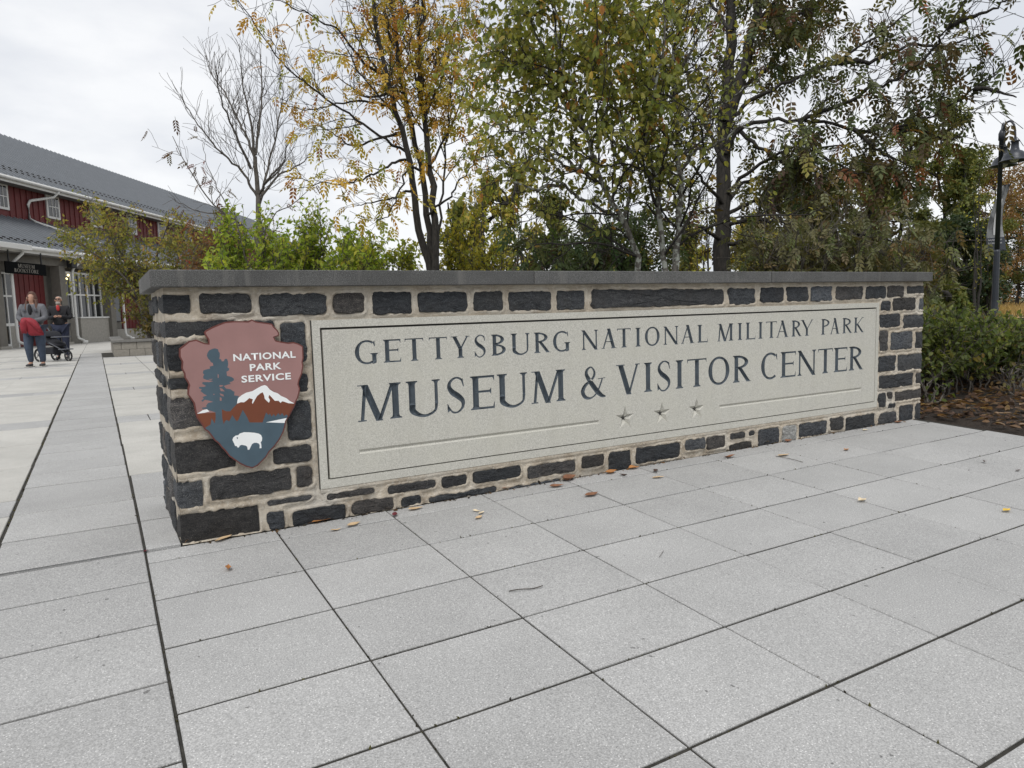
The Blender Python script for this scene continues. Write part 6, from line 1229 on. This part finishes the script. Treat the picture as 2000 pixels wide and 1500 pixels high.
fm.tube([(-.66, -.25, 1.02), (-.70, -.12, 1.05), (-.70, .12, 1.05), (-.66, .25, 1.02)], .018, 8); fm.build('frame', M['pramgrey'], st_)
skin_obj({'a': (.32, 0, .46, (.20, .05)), 'b': (.05, 0, .50, (.23, .09)), 'c': (-.18, 0, .56, (.24, .10)), 'd': (-.30, 0, .70, (.21, .06)), 'e': (-.36, 0, .80, (.18, .045))}, [('a', 'b'), ('b', 'c'), ('c', 'd'), ('d', 'e')], M['prambody'], 'seat', st_, 2, 'c')
cp = MB(); nn = 9
V = [(-.36 + .34 * math.sin(a) * .9 + .02, s * .26, .66 + .24 * math.cos(a)) for a in np.linspace(-.9, 1.2, nn) for s in (-1, 1)]
cp.add(V, [(2 * k, 2 * k + 2, 2 * k + 3, 2 * k + 1) for k in range(nn - 1)], True); cp.build('canopy', M['prambody'], st_)
MB().bevbox(-.36, .12, -.22, .22, .22, .42, .03).build('basket', M['prambody'], st_); MB().bevbox(.10, .38, -.24, .24, .70, .735, .015).build('snack_tray', M['pramgrey'], st_); MB().bevbox(.28, .52, -.17, .17, .34, .37, .012).build('footrest', M['pramgrey'], st_)

# ---------------------------------------------------------------- fallen leaves and twigs on the pavers
def lcol(nm, c): M[nm] = plain(nm, c, 0.75, 0, 0.25, 40); return nm
LC = {'orange': lcol('orange_brown_leaf', (.36, .16, .05)), 'tan': lcol('pale_tan_leaf', (.50, .36, .21)), 'brown': lcol('dry_brown_leaf', (.20, .09, .045)), 'dark': lcol('dark_brown_leaf', (.055, .03, .022)), 'red': lcol('wine_red_leaf', (.13, .022, .03)), 'yellow': lcol('yellow_leaf', (.62, .42, .06)), 'pale': lcol('bleached_leaf', (.62, .52, .36))}
def ground_at(px, py):
    d = CF + (px - 1000) / FPX * CR - (py - 750) / FPX * CU; p = CAM.copy()
    for _ in range(12): t = (gz(p[0], p[1]) - CAM[2]) / d[2]; p = CAM + t * d
    return p
def fallen(px, py, wpx, ang, c, label, curl=.35, thin=.40, dy=0.0):
    p = ground_at(px, py); dist = float(np.dot(p - CAM, CF)); L = wpx / FPX * dist * 1.25; V, F = [], []; n = 7
    w_ = thin * L / 2; lift = .004
    for k in range(n):
        t = k / (n - 1); hw = w_ * max(.02, math.sin(math.pi * t ** .85)) * (1 + .12 * math.sin(5 * t + px)); x = (t - .5) * L; z = lift + curl * L * (.32 * (2 * t - 1) ** 2 * .5 + .04 * math.sin(7 * t + py)); e = curl * hw * .9
        V += [(x, -hw, z + e), (x, 0, z), (x, hw, z + e * (1 + .6 * math.sin(3 * t + px)))]
    for k in range(n - 1):
        b = 3 * k; F += [(b, b + 3, b + 4, b + 1), (b + 1, b + 4, b + 5, b + 2)]
    st = len(V); V += [(-.5 * L, 0, lift + curl * L * .16), (-.5 * L - .16 * L, .01 * L, lift + .002), (-.5 * L, .012 * L, lift + curl * L * .16)]; F.append((st, st + 1, st + 2))
    me = D.meshes.new('fallen_leaf'); me.from_pydata(V, [], F); me.update(); o = link('fallen_leaf', me, M[LC[c]])
    o.location = (p[0], p[1] + dy, gz(p[0], p[1]) + .001); o.rotation_euler = (math.atan(.045) * (p[1] < 0), 0, R(ang)); tag(o, label, 'leaf', 'leaves fallen on the pavers')
FL = [(376, 1056, 34, 55, 'orange', 'orange-brown leaf leaning on the left corner of the wall', .7), (437, 1054, 34, 35, 'tan', 'tan leaf lying right of the corner leaf at the wall foot', .4), (446, 1113, 22, 80, 'orange', 'curled tan leaf alone on the paver in front of the emblem', .9), (632, 1017, 44, 20, 'orange', 'long orange leaf at the wall foot under the panel corner', .3), (646, 1006, 22, 75, 'brown', 'upright brown leaf against the wall under the panel corner', 1.1), (656, 1037, 18, 5, 'tan', 'small pale tan leaf on the paver below the orange cluster', .5), (691, 1026, 26, 20, 'tan', 'flat tan leaf beside the small pale one', .3), (771, 1007, 20, 65, 'red', 'wine-red leaf across the joint near the wall foot', .5), (759, 994, 24, 10, 'tan', 'tan leaf at the wall foot just above the wine-red leaf', .4), (687, 1002, 14, 40, 'brown', 'small brown leaf tucked at the wall foot by the pale mortar', .8), (812, 995, 26, 0, 'tan', 'narrow tan leaf on the paver right of the wine-red leaf', .3),
      (931, 1000, 14, -50, 'pale', 'small bleached leaf, upper of the pair in mid paver', .5), (940, 1004, 16, 30, 'pale', 'bleached leaf, right of the pair in mid paver', .6), (935, 1013, 18, 25, 'tan', 'tan leaf just below the bleached pair', .5), (840, 976, 24, 15, 'orange', 'orange-brown leaf at the wall foot left of the yellow one', .6), (955, 958, 22, 20, 'tan', 'tan leaf against the wall touching the yellow leaf', .6), (969, 955, 18, 10, 'yellow', 'pale yellow leaf at the wall foot', .4), (992, 954, 22, 5, 'brown', 'flat brown leaf right of the pale yellow leaf', .3), (1112, 938, 32, 15, 'brown', 'rusty brown leaf heap piece at the wall foot in the middle', .8), (1110, 937, 24, 5, 'tan', 'tan leaf poking from under the rusty brown leaf', .3), (1088, 951, 26, -8, 'brown', 'flat brown leaf on the paver before the rusty one', .4), (1155, 968, 30, 10, 'brown', 'long dark brown leaf on the open paver', .35), (1193, 925, 24, 5, 'orange', 'bright orange leaf at the wall foot', .7), (1238, 916, 22, 0, 'orange', 'orange leaf against a squarish stone', .6), (1285, 934, 22, -15, 'tan', 'pale tan leaf on the paver right of the orange leaves', .4), (1217, 930, 14, -60, 'dark', 'tiny dark curled leaf below the orange ones', .9), (1281, 921, 16, 35, 'dark', 'thin dark leaf right below the wall foot', .5),
      (1310, 897, 18, 5, 'dark', 'dark brown leaf at the wall foot right of centre', .7), (1424, 894, 22, -10, 'brown', 'reddish brown leaf on the paver before the small stones', .7), (1530, 891, 24, -5, 'tan', 'tan leaf on the paver before the pale stone', .5), (1498, 866, 20, 15, 'tan', 'tan leaf propped against a dark stone', .9), (1540, 863, 18, 5, 'brown', 'brown leaf at the foot of the pale stone', .6), (1653, 880, 14, 10, 'orange', 'small tan-brown leaf on the far pavers', .5), (1684, 980, 20, 0, 'pale', 'bleached leaf on the right-hand pavers', .8), (1966, 999, 20, 0, 'yellow', 'bright yellow leaf near the right edge', .5), (1922, 904, 12, 30, 'dark', 'dark curled leaf near the right edge', 1.1), (1755, 826, 20, 0, 'brown', 'brown leaf at the right end of the wall foot', .6), (1400, 862, 14, 0, 'brown', 'small brown leaf under the two-row stones', .6), (1988, 920, 12, -5, 'dark', 'dark seed pod like leaf at the far right pavers', .3), (1690, 841, 12, 0, 'pale', 'tiny pale leaf fragment near the right wall foot', .3), (285, 1078, 12, 60, 'red', 'red leaf stuck in the joint left of the wall', .6)]
for f in FL: fallen(*f)
def twig(pts, r, label):
    P = [ground_at(*q) + np.array([0, 0, .005 + .004 * (k % 2)]) for k, q in enumerate(pts)]; o = P[0]; m = MB().tube(resample([p - o for p in P], 8)[0], r, 5)
    ob = m.build('twig', M['bark_grey']); ob.location = tuple(o); tag(ob, label, 'twig', 'twigs on the pavers')
twig([(994, 1157), (1015, 1155), (1040, 1152), (1060, 1148)], .0022, 'thin bare twig lying on the middle paver'); twig([(1515, 892), (1545, 899), (1568, 904)], .002, 'short twig on the far pavers beside the tan leaf'); twig([(1288, 1090), (1293, 1084), (1296, 1078)], .0012, 'hair-thin curved stem on a right-hand paver')
# moss and crumbs in the joints
def joint_moss():
    rg = np.random.default_rng(9); f = Foliage(); segs = []
    for x in colx[:9]: segs += [((x, rg.uniform(-3, 0)), .05)] * 10
    for _ in range(900):
        y_ = rg.uniform(-3.0, .0); x = colx[rg.integers(0, 9)] if rg.random() < .5 else rg.uniform(-.15, 5.4)
        if x not in colx: y_ = rowy[rg.integers(1, 8)]
        f.add(np.array([x + rg.normal(0, .003), y_ + rg.normal(0, .003), gz(x, y_) - .006]), unit(rg.normal(0, 1, 3) + (0, 0, .8)), rg.uniform(.006, .015), np.array([(0.06, .055, .03), (0.10, .095, .04), (.03, .025, .02)][rg.integers(3)]))
    for _ in range(1500):
        y_ = rg.uniform(.5, 20) ** 1.0; s = -.7245 if rg.random() < .65 else -.157; x = s - WROT * y_
        f.add(np.array([x + rg.normal(0, .004), y_, .002]), unit(rg.normal(0, 1, 3) + (0, 0, .8)), rg.uniform(.008, .02), np.array([(0.06, .06, .025), (0.11, .10, .04), (.03, .025, .02)][rg.integers(3)]))
    tag(link('joint_moss', f.mesh(KITE, 'joint_moss'), M['leaf']), kind='stuff')
joint_moss()
